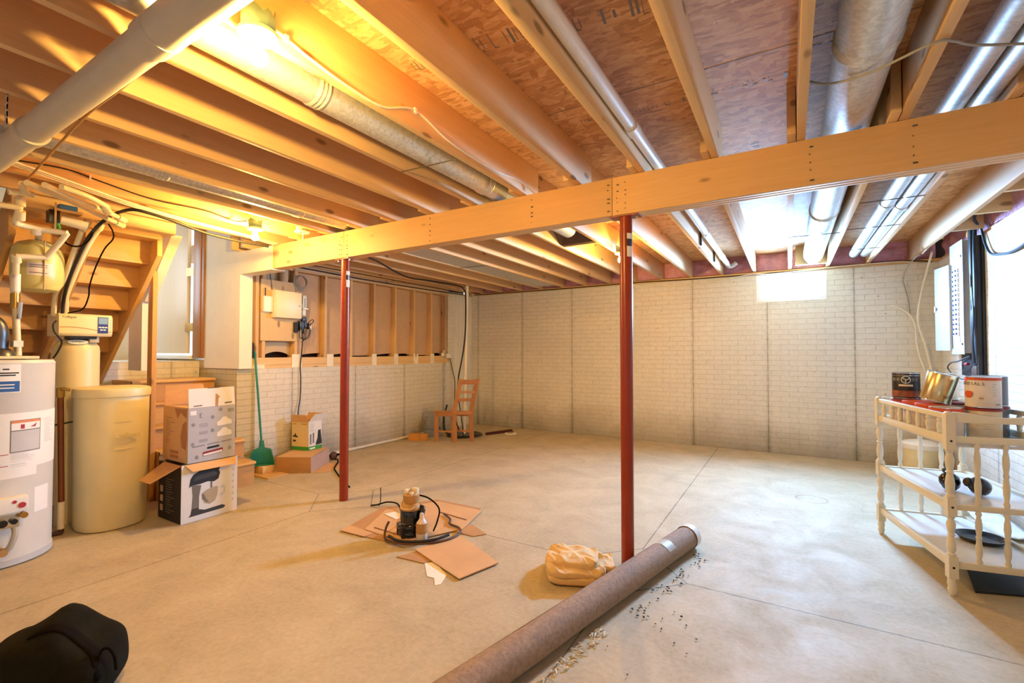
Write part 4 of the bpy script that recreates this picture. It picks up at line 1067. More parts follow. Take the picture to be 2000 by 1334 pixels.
F = Vector((-4.80, 3.43, HB+.001)); a = Vector((-.966, -.26, 0)); b = Vector((-.12, .993, 0)); LA, LB, HS = .235, .20, .33
t = thing('shredder_carton', 'open white and green carton picturing a shredder, on a brown box', 'box', F + a*.12 + b*.1)
gz = .045
for (i0, j0, i1, j1, nm, mt) in ((0, 0, LA, 0, 'printed_side', 'box_tan'), (0, 0, 0, LB, 'printed_front', 'box_white'), (LA, 0, LA, LB, 'carton_back', 'cardboard'), (0, LB, LA, LB, 'carton_side', 'cardboard')):
    nrm = (b if j0 == j1 else a)*(.003 if (i0+i1 == 0 or j0+j1 == 0) else -.003)
    p = MB().prism([corner(i0, j0, gz), corner(i1, j1, gz), corner(i1, j1, HS), corner(i0, j0, HS)], nrm).finish(nm, mt, t)
    if nm == 'printed_side': PS = p
    if nm == 'printed_front': PF = p
MB().prism([corner(-.0005, -.0005, 0), corner(LA, -.0005, 0), corner(LA, LB, 0), corner(-.0005, LB, 0)], (0, 0, gz-.0005)).finish('green_base', 'box_green', t)
def q1(i, z, e=.001): return corner(LA*i, 0, z) - b*e
def q2(j, z, e=.001): return corner(0, LB*j, z) - a*e
m = MB(); m.prism([q1(.82, .12), q1(.74, .12), q1(.74, .10), q1(.90, .10), q1(.90, .125)], -b*.0004)
m.prism([q1(.92, .155), q1(.62, .15), q1(.62, .165), q1(.72, .17), q1(.74, .195), q1(.80, .195), q1(.82, .17), q1(.92, .172)], -b*.0004)
m.finish('small_picture', 'ink', PS)
m = MB(); m.prism([q1(.92, .30), q1(.70, .30), q1(.70, .312), q1(.92, .312)], -b*.0004).prism([q1(.45, .30), q1(.10, .30), q1(.10, .312), q1(.45, .312)], -b*.0004); m.finish('print_line', 'tan_cable', PS)
m = MB(); m.prism([q2(.52, .05), q2(.98, .055), q2(.97, .10), q2(.90, .20), q2(.90, .225), q2(.70, .22), q2(.66, .13), q2(.56, .08)], -a*.0004); m.finish('shredder_picture', 'ink', PF)
m = MB(); rs = random.Random(2)
for i in range(10): m.prism([q2(.10, .07+.012*i), q2(.22, .071+.012*i), q2(.22, .079+.012*i), q2(.10, .078+.012*i)], -a*.0004); m.prism([q2(.30, .08+.012*i), q2(.42, .081+.012*i), q2(.42, .089+.012*i), q2(.30, .088+.012*i)], -a*.0004)
m.finish('bold_print', 'ink', PF)
m = MB()
for i in range(8): m.prism([q2(.10, .215+.013*i), q2(.35+.2*rs.random(), .217+.013*i), q2(.35, .222+.013*i), q2(.10, .220+.013*i)], -a*.0004)
m.finish('print_line', 'label_grey', PF)
m = MB(); m.prism([q2(.10, .012), q2(.5, .013), q2(.5, .03), q2(.10, .029)], -a*.0004); m.finish('print_line', 'label_white', t)
flap('top_flap', 'cardboard_light', t, corner(LA, 0, HS), corner(0, 0, HS), -b*.02+a*.0+Vector((0, 0, .085)), .012)
flap('top_flap', 'box_white', t, corner(0, LB, HS), corner(0, 0, HS), -a*.035+b*.05+Vector((0, 0, .085)), .01)
flap('top_flap', 'cardboard_light', t, corner(0, LB, HS), corner(LA, LB, HS), b*.03+Vector((0, 0, .085)), .012)
# things around the brown box
tag(MB().tube([(-4.75, 3.76, .02), (-4.69, 3.75, .03), (-4.62, 3.70, .02), (-4.55, 3.62, .012), (-4.43, 3.50, .010), (-4.32, 3.43, .010), (-4.20, 3.36, .010), (-4.0, 3.25, .008), (-3.7, 3.1, .008)], .008).finish('power_lead', 'bag_strap'), 'dark power cord trailing from behind the brown box towards the red post', 'cord')
t = thing('tool_head', 'dark greasy tool lying on the floor behind the brown box', 'tool', (-4.82, 3.80, 0))
MB().sphere((-4.83, 3.80, .05), .05, 14, 8, (.8, 1.1, 1)).finish('tool_body', 'cover_brown', t)
MB().tube([(-4.80, 3.83, .06), (-4.72, 3.86, .075), (-4.66, 3.88, .07)], .012).finish('tool_handle', 'bag_strap', t)
tag(MB().prism([(-4.62, 3.18, .001), (-4.38, 3.35, .001), (-4.42, 3.62, .001), (-4.60, 3.72, .001), (-4.76, 3.6, .001)], (0, 0, .003)).finish('paper_sheet', 'cardboard_light'), 'flattened tan paper sticking out under the brown box', 'paper')
t = tag(box(-5.03, -4.87, 2.93, 3.07, .016, .088).finish('wood_offcut', 'pine_Y', bevel=.003), 'short wood offcut under the teal dustpan', 'wood')
tag(box(-5.04, -4.66, 2.86, 3.09, 0, .015).finish('board', 'stairwood_X', bevel=.002), 'thin flat board on the floor below the teal dustpan', 'board')
# teal dustpan and broom handle
t = thing('dustpan', 'teal plastic upright dustpan with long teal handle leaning on the wall', 'dustpan', (-4.95, 3.0, .089))
d = Vector((.855, -.518, 0)); e = Vector((.518, .855, 0)); o = Vector((-4.985, 2.985, .089))
def P(s, z, k): return o + e*s + Vector((0, 0, z)) + d*k
m = MB()
fr_ = [P(-.125, 0, .02), P(.125, 0, .02), P(.12, .06, .02), P(.095, .165, 0), P(.03, .185, -.01), P(.022, .26, -.015), P(-.022, .26, -.015), P(-.03, .185, -.01), P(-.095, .165, 0), P(-.12, .06, .02)]
m.prism(fr_, -d*.02); m.finish('pan_back', 'teal_plastic', t, bevel=.004)
m = MB()
for s in (-1, 1): m.prism([P(.115*s, 0, .02), P(.125*s, 0, .02), P(.12*s, .06, .02), P(.097*s, .162, .0), P(.087*s, .158, 0), P(.108*s, .055, .02)], d*.03)
m.prism([P(-.125, 0, .02), P(.125, 0, .02), P(.125, .012, .02), P(-.125, .012, .02)], d*.045); m.finish('pan_rim', 'teal_plastic', t, bevel=.003)
MB().cyl(P(0, .22, -.02), (-5.06, 2.945, 1.27), .011, seg=14).finish('handle', 'teal_handle', t)
MB().cyl((-5.06, 2.945, 1.27), (-5.066, 2.943, 1.335), .012, seg=12).finish('handle_grip', 'teal_plastic', t)
tag(MB().cyl((-5.068, 2.925, 1.27), (-5.068, 2.915, 1.43), .013, seg=10).finish('broom_grip', 'black_rubber'), 'black grip end of a stick behind the teal dustpan handle', 'grip')
tag(MB().cyl((-5.055, 3.65, .022), (-5.055, 6.0, .022), .02, seg=16).finish('floor_pipe', 'pvc'), 'long white plastic pipe lying along the foot of the low brick wall', 'pipe')

# ------------------------------------------------------------------ panels and boxes on the stud wall
tag(box(XL+.001, XL+.014, 3.005, 3.455, 1.455, 2.15).finish('plywood_board', 'plywood'), 'plywood mounting board fixed across the bare studs', 'board')
t = thing('media_panel', 'large white square enclosure mounted on the plywood board', 'electrical box', (XL+.015, 3.29, 1.72))
box(XL+.0145, XL+.095, 3.127, 3.455, 1.72, 2.03).finish('enclosure', 'white_plastic', t, bevel=.004)
box(XL+.0955, XL+.101, 3.131, 3.451, 1.724, 2.026).finish('cover_door', 'cream_plastic', t, bevel=.002)
MB().cyl((XL+.101, 3.42, 1.87), (XL+.105, 3.42, 1.87), .008, seg=12).finish('lock', 'steel_dark', t)
t = thing('network_box', 'small white box with short aerial beside the large enclosure', 'electrical box', (XL+.015, 3.07, 1.78))
box(XL+.0145, XL+.055, 3.014, 3.122, 1.78, 1.957).finish('enclosure', 'white_plastic', t, bevel=.005)
MB().cyl((XL+.03, 3.045, 1.957), (XL+.03, 3.045, 2.05), .006, seg=8).finish('aerial', 'black_plastic', t)
box(XL+.0145, XL+.02, 3.03, 3.10, 1.77, 1.7795).finish('mount_tab', 'white_plastic', t)
t = thing('router', 'upright dark and grey router beside the white enclosure', 'router', (XL+.02, 3.51, 1.80))
box(XL+.004, XL+.03, 3.462, 3.54, 1.80, 2.01).finish('router_body', 'black_plastic', t, bevel=.004)
box(XL+.0305, XL+.06, 3.495, 3.545, 1.86, 2.01).finish('router_face', 'panel_grey', t, bevel=.003)
m = MB()
for i in range(9): m.box(XL+.0605, XL+.062, 3.51, 3.53, 1.87+.012*i, 1.876+.012*i)
m.finish('vent_slot', 'ink', t)
box(XL+.031, XL+.07, 3.49, 3.56, 1.842, 1.856).finish('cable_plug', 'white_plastic', t)
box(XL+.0305, XL+.055, 3.493, 3.54, 1.765, 1.838).finish('modem', 'panel_grey', t, bevel=.003)
m = MB(); m.tube([(XL+.04, 3.45, 1.92), (XL+.06, 3.48, 1.90), (XL+.05, 3.50, 1.85)], .004); m.tube([(XL+.04, 3.455, 1.78), (XL+.06, 3.47, 1.80), (XL+.055, 3.50, 1.82)], .004); m.finish('patch_lead', 'white_cable', t)
t = thing('power_adaptors', 'tangle of black power adaptors and wires hanging below the router', 'adaptors', (XL+.03, 3.50, 1.50))
rs = random.Random(21)
for (y, z, hh, w_) in ((3.475, 1.64, .12, .03), (3.505, 1.62, .15, .035), (3.54, 1.66, .10, .03), (3.595, 1.64, .07, .03), (3.52, 1.72, .05, .06)):
    box(XL+.02, XL+.055, y-w_/2, y+w_/2, z-hh/2, z+hh/2, M=None).finish('adaptor', 'black_plastic', t, bevel=.004)
m = MB()
for k in range(7):
    y = 3.46+.022*k
    m.tube([(XL+.04, y, 1.70-.01*k), (XL+.06, y+.02*rs.random(), 1.60), (XL+.05, y+.03*(rs.random()-.5), 1.52-.02*rs.random()), (XL+.04, 3.51+.02*rs.random(), 1.47), (XL+.03, 3.50, 1.44)], .004)
m.tube([(XL+.04, 3.56, 1.66), (XL+.07, 3.61, 1.72), (XL+.06, 3.64, 1.70), (XL+.05, 3.60, 1.66)], .005)
m.finish('lead_wire', 'black_rubber', t)
m = MB(); m.tube([(XL+.045, 3.48, 1.62), (XL+.06, 3.47, 1.55), (XL+.05, 3.48, 1.50)], .005); m.box(XL+.05, XL+.06, 3.595, 3.615, 1.60, 1.645); m.finish('white_lead', 'white_cable', t)
t = tag(box(XL+.0145, XL+.04, 3.40, 3.452, 1.56, 1.68).finish('outlet_box', 'board_dark', bevel=.003), 'dark outlet box on the plywood below the white enclosure', 'outlet')
tag(MB().tube([(XL+.03, 3.515, 1.44), (XL+.02, 3.51, 1.30), (XL+.02, 3.495, 1.15), (XL+.025, 3.50, 1.0), (XL+.022, 3.498, .8), (XL+.03, 3.47, .64), (XL+.05, 3.45, .56)], .006).finish('power_lead', 'black_rubber'), 'black cord hanging down the low wall behind the shredder carton', 'cord')
m = MB()
for k in range(4):
    R = .085-.006*k; c = Vector((XL+.012+.006*k, 3.485+.006*k, 2.16+.006*k))
    m.tube([c+Vector((0, R*math.cos(2*PI*i/24), R*1.05*math.sin(2*PI*i/24))) for i in range(24)], .0055, 8, True, 2, True)
m.tube([(XL+.012, 3.42, 2.32), (XL+.014, 3.405, 2.2), (XL+.014, 3.42, 2.10), (XL+.012, 3.43, 2.04)], .0055); m.tube([(XL+.014, 3.51, 2.075), (XL+.016, 3.45, 2.07), (XL+.02, 3.42, 2.03)], .0055)
tag(m.finish('cable_coil', 'grey_cable'), 'coil of pale cable hung above the white enclosure', 'cable')
t = thing('dryer_vent', 'foil-faced round duct stub between the studs above the plywood', 'duct', (XL-.01, 3.30, 2.1))
MB().tube([(XL-.03, 3.30, 2.155), (XL-.025, 3.30, 2.20), (XL-.025, 3.30, 2.29)], .048, 16).finish('duct_tube', 'kraft_grey', t)
tag(MB().tube([(XL+.0, 3.11, 2.27), (XL+.008, 3.115, 2.18), (XL+.012, 3.125, 2.10), (XL+.02, 3.13, 2.04)], .006).finish('conduit', 'wire_steel'), 'thin dark wire dropping to the white enclosure from above', 'wire')
t = thing('outlet_box', 'white outlet with plug at the far end of the bare stud wall', 'outlet', (XL+.02, 6.2, 1.25))
MB().sphere((XL+.03, 6.17, 1.28), .05, 14, 8, (.5, 1, .8)).finish('plug_body', 'white_plastic', t)
box(XL+.004, XL+.05, 6.25, 6.36, 1.22, 1.30).finish('outlet_body', 'white_plastic', t, bevel=.01)
box(XL+.01, XL+.03, 6.19, 6.22, 1.30, 1.36).finish('cable_clamp', 'white_plastic', t)
tag(MB().tube([(XL+.03, 6.36, 1.22), (XL+.04, 6.42, 1.0), (XL+.06, 6.46, .8), (XL+.08, 6.42, .5), (XL+.1, 6.35, .2)], .007).finish('power_lead', 'black_rubber'), 'black cord dropping from the far outlet behind the chair', 'cord')
tag(MB().tube([(XL+.008, 6.14, 2.35), (XL+.008, 6.17, 2.15), (XL+.01, 6.205, 1.9), (XL+.01, 6.19, 1.6), (XL+.012, 6.20, 1.36)], .008).finish('orange_cable', 'tan_cable'), 'tan cable running down the last bare stud to the outlet', 'cable')

# ------------------------------------------------------------------ sump corner
t = thing('sump_pit', 'round black sump cover on the floor in the far corner', 'sump cover', (-4.45, 5.98, 0))
MB().lathe([(0, 0), (.28, 0), (.285, .012), (.27, .028), (.25, .022), (.24, .022), (.23, .03), (0, .032)], (-4.45, 5.98, 0), seg=48).finish('cover', 'black_plastic', t)
MB().lathe([(.281, .0), (.286, .0), (.286, .016), (.281, .016)], (-4.45, 5.98, 0), seg=48, cap=False).finish('cover_rim', 'wire_steel', t)
for i in range(6):
    an = i*PI/3; MB().cyl((-4.45+.2*math.cos(an), 5.98+.2*math.sin(an), .03), (-4.45+.2*math.cos(an), 5.98+.2*math.sin(an), .038), .015, seg=8).finish('cover_bolt', 'rust_steel', t)
t = thing('sump_pipe', 'tall white plastic pipe rising from the black sump cover', 'pipe', (-4.45, 5.97, .033))
MB().cyl((-4.45, 5.97, .033), (-4.40, 5.97, 2.36), .026, seg=20).finish('pipe_run', 'pvc', t)
MB().lathe([(.026, -.06), (.036, -.05), (.038, -.01), (.030, 0), (.038, .01), (.036, .05), (.026, .06)], (-4.442, 5.97, .42), seg=20, cap=False).finish('check_valve', 'pvc', t)
MB().cyl((-4.40, 5.97, 2.36), (-4.75, 6.3, 2.385), .026, seg=16).finish('top_run', 'pvc', t)
tag(MB().tube([(-4.62, 5.75, .5), (-4.66, 5.72, .3), (-4.64, 5.72, .1), (-4.58, 5.76, .036)], .014).finish('sump_hose', 'black_rubber'), 'short black hose bending down to the sump cover beside the chair', 'hose')
tag(MB().tube([(-4.52, 5.9, .62), (-4.46, 5.86, .48), (-4.40, 5.83, .30), (-4.38, 5.84, .12), (-4.39, 5.86, .036)], .008).finish('power_lead', 'black_rubber'), 'thin black cord curling past the white sump pipe', 'cord')
t = tag(MB().prism([(-4.20, 6.20, 0), (-4.17, 6.17, 0), (-3.98, 6.68, 0), (-4.02, 6.70, 0)], (0, 0, .035)).finish('steel_bar', 'rust_steel'), 'dark red steel bar on the floor beside the sump cover', 'bar')
MB().prism([(-4.17, 6.16, 0), (-4.15, 6.16, 0), (-3.95, 6.67, 0), (-3.98, 6.68, 0)], (0, 0, .008)).finish('bar_flange', 'rust_steel', t)
t = tag(MB().lathe([(.05, 0), (.095, 0), (.10, .008), (.09, .014), (.05, .014)], (-3.89, 6.47, 0), seg=32, cap=False).finish('floor_ring', 'white_plastic'), 'flat white plastic ring on the floor near the back wall', 'ring')
MB().cyl((-3.89, 6.47, 0), (-3.89, 6.47, .004), .055, seg=24).finish('ring_plug', 'cardboard_light', t)
t = thing('wood_block', 'orange wooden blocks lying by the pipe at the low wall', 'wood', (-4.80, 5.3, 0))
RMb = Matrix.Translation((-4.80, 5.29, 0)) @ Matrix.Rotation(.4, 4, 'Z')
box(-.14, .03, -.05, .05, 0, .10, M=RMb).finish('long_block', 'orange_wood', t, bevel=.003)
box(.034, .14, -.05, .05, 0, .095, M=RMb).finish('short_block', 'orange_wood', t, bevel=.003)
for i, (z0, z1, w_, lab) in enumerate(((0, .12, .19, 'clear plastic tub on the floor by the chair, bottom of the pair'), (.125, .30, .15, 'clear plastic tub by the chair, on top of another tub'))):
    t = thing('storage_tub', lab, 'tub', (-4.86, 5.68, z0), .1, 'clear tubs by the chair')
    MB().lathe([(w_*.86, z0), (w_, z1-.012), (w_*1.06, z1-.012), (w_*1.06, z1), (w_*.97, z1), (w_*.83, z0+.005), (0, z0+.005), (0, z0)], (-4.86, 5.68, 0), seg=4, cap=False).finish('tub_body', 'clear_plastic', t, ang=20)
    if i == 0: MB().lathe([(w_*.6, z0+.02), (w_*.7, z0+.07)], (-4.86, 5.68, 0), seg=4).finish('grey_lining', 'label_grey', t, ang=20)

# chair
A_, B_, C_ = Vector((-4.515, 5.366, 0)), Vector((-4.238, 5.44, 0)), Vector((-4.048, 5.60, 0)); D_ = A_ + (C_-B_)
t = thing('wooden_chair', 'reddish-brown wooden chair with slatted back beside the sump pipe', 'chair', (A_+C_)/2)
fw = (B_-A_).normalized(); sw = (C_-B_).normalized(); up = Vector((0, 0, 1))
def leg(p, top, lean, w=.034):
    m = MB(); q = [p - fw*w/2 - sw*w/2, p + fw*w/2 - sw*w/2, p + fw*w/2 + sw*w/2, p - fw*w/2 + sw*w/2]
    if lean:
        R = [[m.bm.verts.new(v + up*z + fw*l) for v in q] for z, l in ((0, .015), (.25, 0), (.46, 0), (top, lean))]
    else: R = [[m.bm.verts.new(v + up*z) for v in q] for z in (0, top)]
    m.skin(R); return m
for p in (A_, D_): leg(p, .43, 0).finish('leg', 'chair_wood', t)
for p in (B_, C_): leg(p, .93, .10).finish('leg', 'chair_wood', t)
def rail(p, q, z, h, w, nm, off=0):
    p, q = p+fw*off, q+fw*off
    e = (q-p).normalized(); n = up.cross(e)*w/2
    MB().prism([p+up*z-n, q+up*z-n, q+up*z+n, p+up*z+n], up*h).finish(nm, 'chair_wood', t, bevel=.002)
s0 = A_-fw*.025-sw*.03; s1 = B_+fw*.0-sw*.03; s2 = C_+sw*.03; s3 = D_-fw*.025+sw*.03
MB().prism([v+up*.432 for v in (s0, s1, s2, s3)], up*.022).finish('seat', 'chair_wood', t, bevel=.004)
rail(A_, B_, .375, .055, .02, 'apron'); rail(D_, C_, .375, .055, .02, 'apron'); rail(A_, D_, .375, .055, .02, 'apron'); rail(B_, C_, .40, .05, .02, 'apron')
rail(A_, B_, .14, .025, .018, 'stretcher'); rail(D_, C_, .14, .025, .018, 'stretcher')
for z, h in ((.60, .045), (.72, .035), (.85, .07)): rail(B_, C_, z, h, .016, 'back_slat', (z+h/2-.46)/.47*.10)

# ------------------------------------------------------------------ pump and flattened cardboard
def sheet(name, mat, pts, z, th, label, cat='cardboard'):
    return tag(MB().prism([(x, y, z) for x, y in pts], (0, 0, th)).finish(name, mat), label, cat)
s = sheet('cardboard_sheet', 'cardboard', [(-2.86, 2.32), (-2.33, 2.36), (-2.12, 2.86), (-2.25, 3.25), (-2.72, 3.25), (-2.98, 2.83)], .001, .006, 'lower flattened cardboard sheet under the black pump')
MB().prism([(-2.85, 2.315, .0072), (-2.62, 2.325, .0072), (-2.60, 2.40, .0072), (-2.88, 2.42, .0072)], (0, 0, .005)).finish('folded_edge', 'cardboard_light', s)
s = sheet('cardboard_sheet', 'cardboard_light', [(-2.72, 2.42), (-2.30, 2.40), (-2.10, 2.80), (-2.20, 3.20), (-2.66, 3.20), (-2.90, 2.80)], .0076, .005, 'upper flattened cardboard sheet bearing the black pump')
m = MB(); m.prism([(-2.68, 2.47, .0127), (-2.40, 2.46, .0127), (-2.40, 2.47, .0127), (-2.68, 2.485, .0127)], (0, 0, .002)).prism([(-2.48, 2.98, .0127), (-2.18, 2.95, .0127), (-2.18, 2.965, .0127), (-2.48, 2.995, .0127)], (0, 0, .002)); m.finish('score_line', 'cardboard_edge', s)
s = sheet('cardboard_sheet', 'cardboard_light', [(-2.155, 2.345), (-1.655, 2.175), (-1.57, 2.465), (-2.05, 2.70)], .009, .006, 'separate peach cardboard rectangle nearest the carpet roll')
sheet('cardboard_scrap', 'cardboard', [(-2.19, 2.215), (-1.98, 2.235), (-1.90, 2.40), (-2.10, 2.40)], .001, .005, 'small tan cardboard corner poking out beside a peach rectangle')
sheet('cardboard_scrap', 'cardboard', [(-2.16, 2.74), (-1.96, 2.74), (-1.90, 2.82), (-2.10, 2.92)], .001, .005, 'small cardboard strip between the pump sheets and peach rectangle')
m = MB(); m.prism([(-1.98, 2.245, .001), (-1.85, 2.12, .001), (-1.80, 2.125, .001), (-1.74, 2.06, .001), (-1.72, 2.09, .001), (-1.76, 2.19, .001), (-1.93, 2.29, .001)], (0, 0, .0015))
tag(m.finish('torn_paper', 'paper'), 'torn white paper strip in front of the peach cardboard', 'paper')
sheet('paper_tag', 'paper', [(-2.83, 2.72), (-2.66, 2.68), (-2.63, 2.76), (-2.79, 2.81)], .0135, .003, 'white paper tag lying on cardboard behind the pump', 'paper')
PC = Vector((-2.36, 2.53, .013))
t = thing('sump_pump', 'black sump pump with pale rusty top standing on flattened cardboard', 'pump', PC)
MB().lathe([(0, 0), (.085, 0), (.092, .012), (.09, .03), (.082, .04), (.094, .05), (.097, .075), (.09, .088), (.08, .095), (.078, .11), (.08, .12), (.076, .175), (.072, .18), (0, .18)], PC, seg=32).finish('pump_body', 'black_gloss', t)
m = MB()
for i in range(5):
    an = .4+i*1.1; m.cyl(PC+Vector((.088*math.cos(an), .088*math.sin(an), .0)), PC+Vector((.088*math.cos(an), .088*math.sin(an), .08)), .016, seg=10)
m.finish('pump_foot', 'black_plastic', t)
MB().lathe([(.074, .18), (.08, .19), (.074, .205), (.062, .215), (.05, .225), (.058, .25), (.06, .285), (.052, .29), (.046, .30), (.0, .30)], PC, seg=28).finish('pump_head', 'tan_cable', t)
m = MB()
for i, hh in enumerate((.33, .32, .315, .325, .31)):
    an = i*2*PI/5+.5; c = PC+Vector((.04*math.cos(an), .04*math.sin(an), .28)); m.box(c.x-.012, c.x+.012, c.y-.012, c.y+.012, c.z, PC.z+hh)
m.finish('top_lug', 'cream_plastic', t, bevel=.003)
MB().tube([PC+Vector(p) for p in ((.07, -.03, .215), (.05, -.07, .20), (-.02, -.075, .20), (-.07, -.02, .22), (-.06, .05, .25))], .007).finish('rope_tie', 'canvas_cloth', t)
MB().tube([PC+Vector(p) for p in ((.05, .03, .19), (.09, .02, .19), (.10, .0, .16), (.10, -.01, .10))], .02, 12).finish('discharge_elbow', 'black_plastic', t)
MB().tube([PC+Vector(p) for p in ((.0, .05, .27), (.08, .10, .24), (.15, .13, .17), (.16, .10, .09), (.14, .08, .02))], .006).finish('float_cord', 'bag_strap', t)
BT = Vector((-2.212, 2.478, .013))
t = thing('float_bottle', 'cream bottle-shaped float leaning against the black pump', 'float', BT)
MB().lathe([(0, 0), (.03, .002), (.038, .015), (.04, .05), (.04, .10), (.036, .125), (.022, .145), (.016, .155), (.015, .18), (.011, .19), (0, .192)], BT, seg=24).finish('float_body', 'can_pale', t)
MB().lathe([(.0405, .055), (.0405, .11), (.0375, .124), (.037, .124), (.0398, .11), (.0398, .055)], BT, seg=24, cap=False).finish('stained_band', 'tan_cable', t)
tag(MB().tube([(-2.50, 2.45, .10), (-2.50, 2.42, .06), (-2.47, 2.38, .022), (-2.40, 2.34, .025), (-2.25, 2.35, .025), (-2.12, 2.45, .025), (-2.05, 2.58, .022), (-2.05, 2.70, .025), (-2.12, 2.78, .022), (-2.22, 2.80, .025), (-2.28, 2.88, .025), (-2.40, 2.95, .025)], .008).finish('power_lead', 'cover_brown'), 'brown power cord looping around the black pump on the cardboard', 'cord')
tag(MB().tube([(-2.42, 2.37, .038), (-2.30, 2.345, .04), (-2.18, 2.40, .038), (-2.10, 2.50, .038), (-2.07, 2.60, .04)], .010).finish('cord_bundle', 'black_rubber'), 'second dark strand bundled along the looping brown cord', 'cord')
t = tag(MB().tube([(-3.04, 2.86, .005), (-3.02, 2.86, .05), (-3.03, 2.87, .16)], .004).finish('wire_stub', 'black_rubber'), 'thin dark wire standing upright at the edge of the cardboard', 'wire')
MB().tube([(-3.10, 2.83, .008), (-3.05, 2.85, .016), (-2.98, 2.90, .036), (-2.88, 2.92, .032), (-2.72, 2.80, .026), (-2.60, 2.70, .026), (-2.48, 2.62, .06), (-2.42, 2.58, .12)], .006).finish('lead_wire', 'bag_strap', t)

# ------------------------------------------------------------------ drop cloth
t = thing('drop_cloth', 'folded tan canvas drop cloth by the foot of the red post', 'cloth', (-1.12, 2.68, 0))
A2 = Matrix.Translation((-1.115, 2.615, 0)) @ Matrix.Rotation(.42, 4, 'Z')
def fold(name, cx, cy, sx, sy, z0, h, seed):
    m = MB()
    def fn(p, q):
        def sp(v, e): return math.copysign(abs(v)**e, v)
        x = sp(p.x, .42)*sx; y = sp(p.y, .42)*sy; z = sp(p.z, .5)*h/2
        v = Vector((x*5+seed, y*5, z*6)); rg = 1-abs(noise.noise(Vector((x*16+y*9+seed, (y-x)*4, seed))))*2; k = noise.noise(v)*.014 + noise.noise(v*2.6)*.006 + .012*max(0, rg)**3
        wr = .004*math.sin((x*.8+y*.5)*60+seed+3*noise.noise(v*.9))
        z += (k+wr)*(1 if p.z > 0 else .15)
        x += noise.noise(v+Vector((9, 0, 0)))*.02; y += noise.noise(v+Vector((0, 9, 0)))*.02
        return Vector((cx+x, cy+y, max(z0+.002, z0+h/2+z)))
    m.sphere((0, 0, 0), 1, 110, 48, (1, 1, 1), fn)
    m.bm.transform(A2)
    return m.finish(name, 'canvas_cloth', t, ang=180)
fold('bottom_fold', .0, -.01, .18, .17, 0, .055, 1)
fold('middle_fold', -.005, -.01, .172, .165, .035, .045, 4)
fold('top_fold', -.015, .015, .155, .14, .06, .045, 9)
fold('loose_corner', .15, .09, .085, .11, .0, .05, 13)

# ------------------------------------------------------------------ carpet roll
P0, P1 = Vector((-.601, 3.352, .072)), Vector((-1.25, .56, .072))
d = (P1-P0).normalized(); sd = d.cross(Vector((0, 0, 1)))
t = thing('carpet_roll', 'long rolled carpet with brown backing lying past the red post', 'carpet', (P0+P1)/2-Vector((0, 0, .072)))
m = MB(); R = []
n = 40
L = (P1-P0).length
for j in range(26):
    c = P0 + d*L*j/25; row = []
    for i in range(n):
        an = 2*PI*i/n; r = .0715
        k = .0025*noise.noise(Vector((j*.4, math.cos(an)*2, math.sin(an)*2)))
        v = c + sd*math.cos(an)*(r+k) + Vector((0, 0, 1))*math.sin(an)*(r+k)
        v.z = max(v.z, .0006); row.append(m.bm.verts.new(v))
    R.append(row)
m.skin(R).finish('carpet_body', 'carpet_backing', t)
# outer free edge of the carpet
m = MB(); m.prism([P0 + sd*.0725*math.cos(a_) + Vector((0, 0, .0725*math.sin(a_))) for a_ in (.5, .6)] + [P1 + sd*.0725*math.cos(a_) + Vector((0, 0, .0725*math.sin(a_))) for a_ in (.6, .5)], (sd*.7+Vector((0, 0, .6)))*.004); m.finish('carpet_edge', 'carpet_backing', t)
def band(name, mat, s0, s1, r, a0=0, a1=2*PI):
    m = MB(); K = 32; A1, A2_ = [], []
    R = []
    for s_, rr in ((s0, r), (s1, r), (s1, r-.0015), (s0, r-.0015)):
        R.append([m.bm.verts.new(P0+d*s_+sd*math.cos(a0+(a1-a0)*i/K)*rr+Vector((0, 0, max(-.0715, math.sin(a0+(a1-a0)*i/K)*rr)))) for i in range(K+1)])
    n0 = 0
    for k in range(4):
        for i in range(K): m.bm.faces.new((R[k][i], R[k][i+1], R[(k+1) % 4][i+1], R[(k+1) % 4][i]))
    return m.finish(name, mat, t)
band('tape_band', 'duct_tape', .33, .42, .0735, .1, 2.6)
band('plastic_end_wrap', 'plastic_wrap', -.02, .035, .0775)
m = MB(); m.lathe([(.076, 0), (.07, .012), (.04, .006), (.0, .01)], P0-d*.012, -d, seg=32); m.finish('wrapped_end', 'plastic_wrap', t, ang=60)
# sweepings
def bits(name, label, mat, n, fn, seed, s=(.008, .022)):
    m = MB(); r = random.Random(seed)
    for _ in range(n):
        x, y = fn(r); L_ = r.uniform(*s); an = r.random()*PI
        pts = [(x+L_*math.cos(an)*(k-1)*.6, y+L_*math.sin(an)*(k-1)*.6, .004+.006*(k % 2)*r.random()+.002) for k in range(3)]
        m.tube(pts, r.uniform(.0015, .0035), 5, True, 3)
    o = m.finish(name, mat); tag(o, label, 'debris', None, 'stuff'); return o
def along(s0, s1, o0, o1):
    return lambda r: (lambda c: (c.x, c.y))(P0 + d*r.uniform(s0, s1) - sd*(.085+r.uniform(o0, o1)**1.0))
sgn = 1 if (-sd).x > 0 else -1
if sgn < 0:
    def along(s0, s1, o0, o1): return lambda r: (lambda c: (c.x, c.y))(P0 + d*r.uniform(s0, s1) + sd*(.085+r.uniform(o0, o1)))
bits('wood_shavings', 'pale curled shavings swept against the near part of the carpet roll', 'shaving', 110, along(1.2, 2.15, 0, .06), 1, (.012, .028))
bits('dirt_crumbs', 'dark dirt crumbs scattered along the far part of the carpet roll', 'shaving_dark', 45, along(.05, 1.0, 0, .10), 2, (.005, .014))
bits('floor_specks', 'dark specks dotted over the bare floor right of the carpet roll', 'shaving_dark', 22, along(.6, 1.9, .1, .45), 3, (.003, .009))

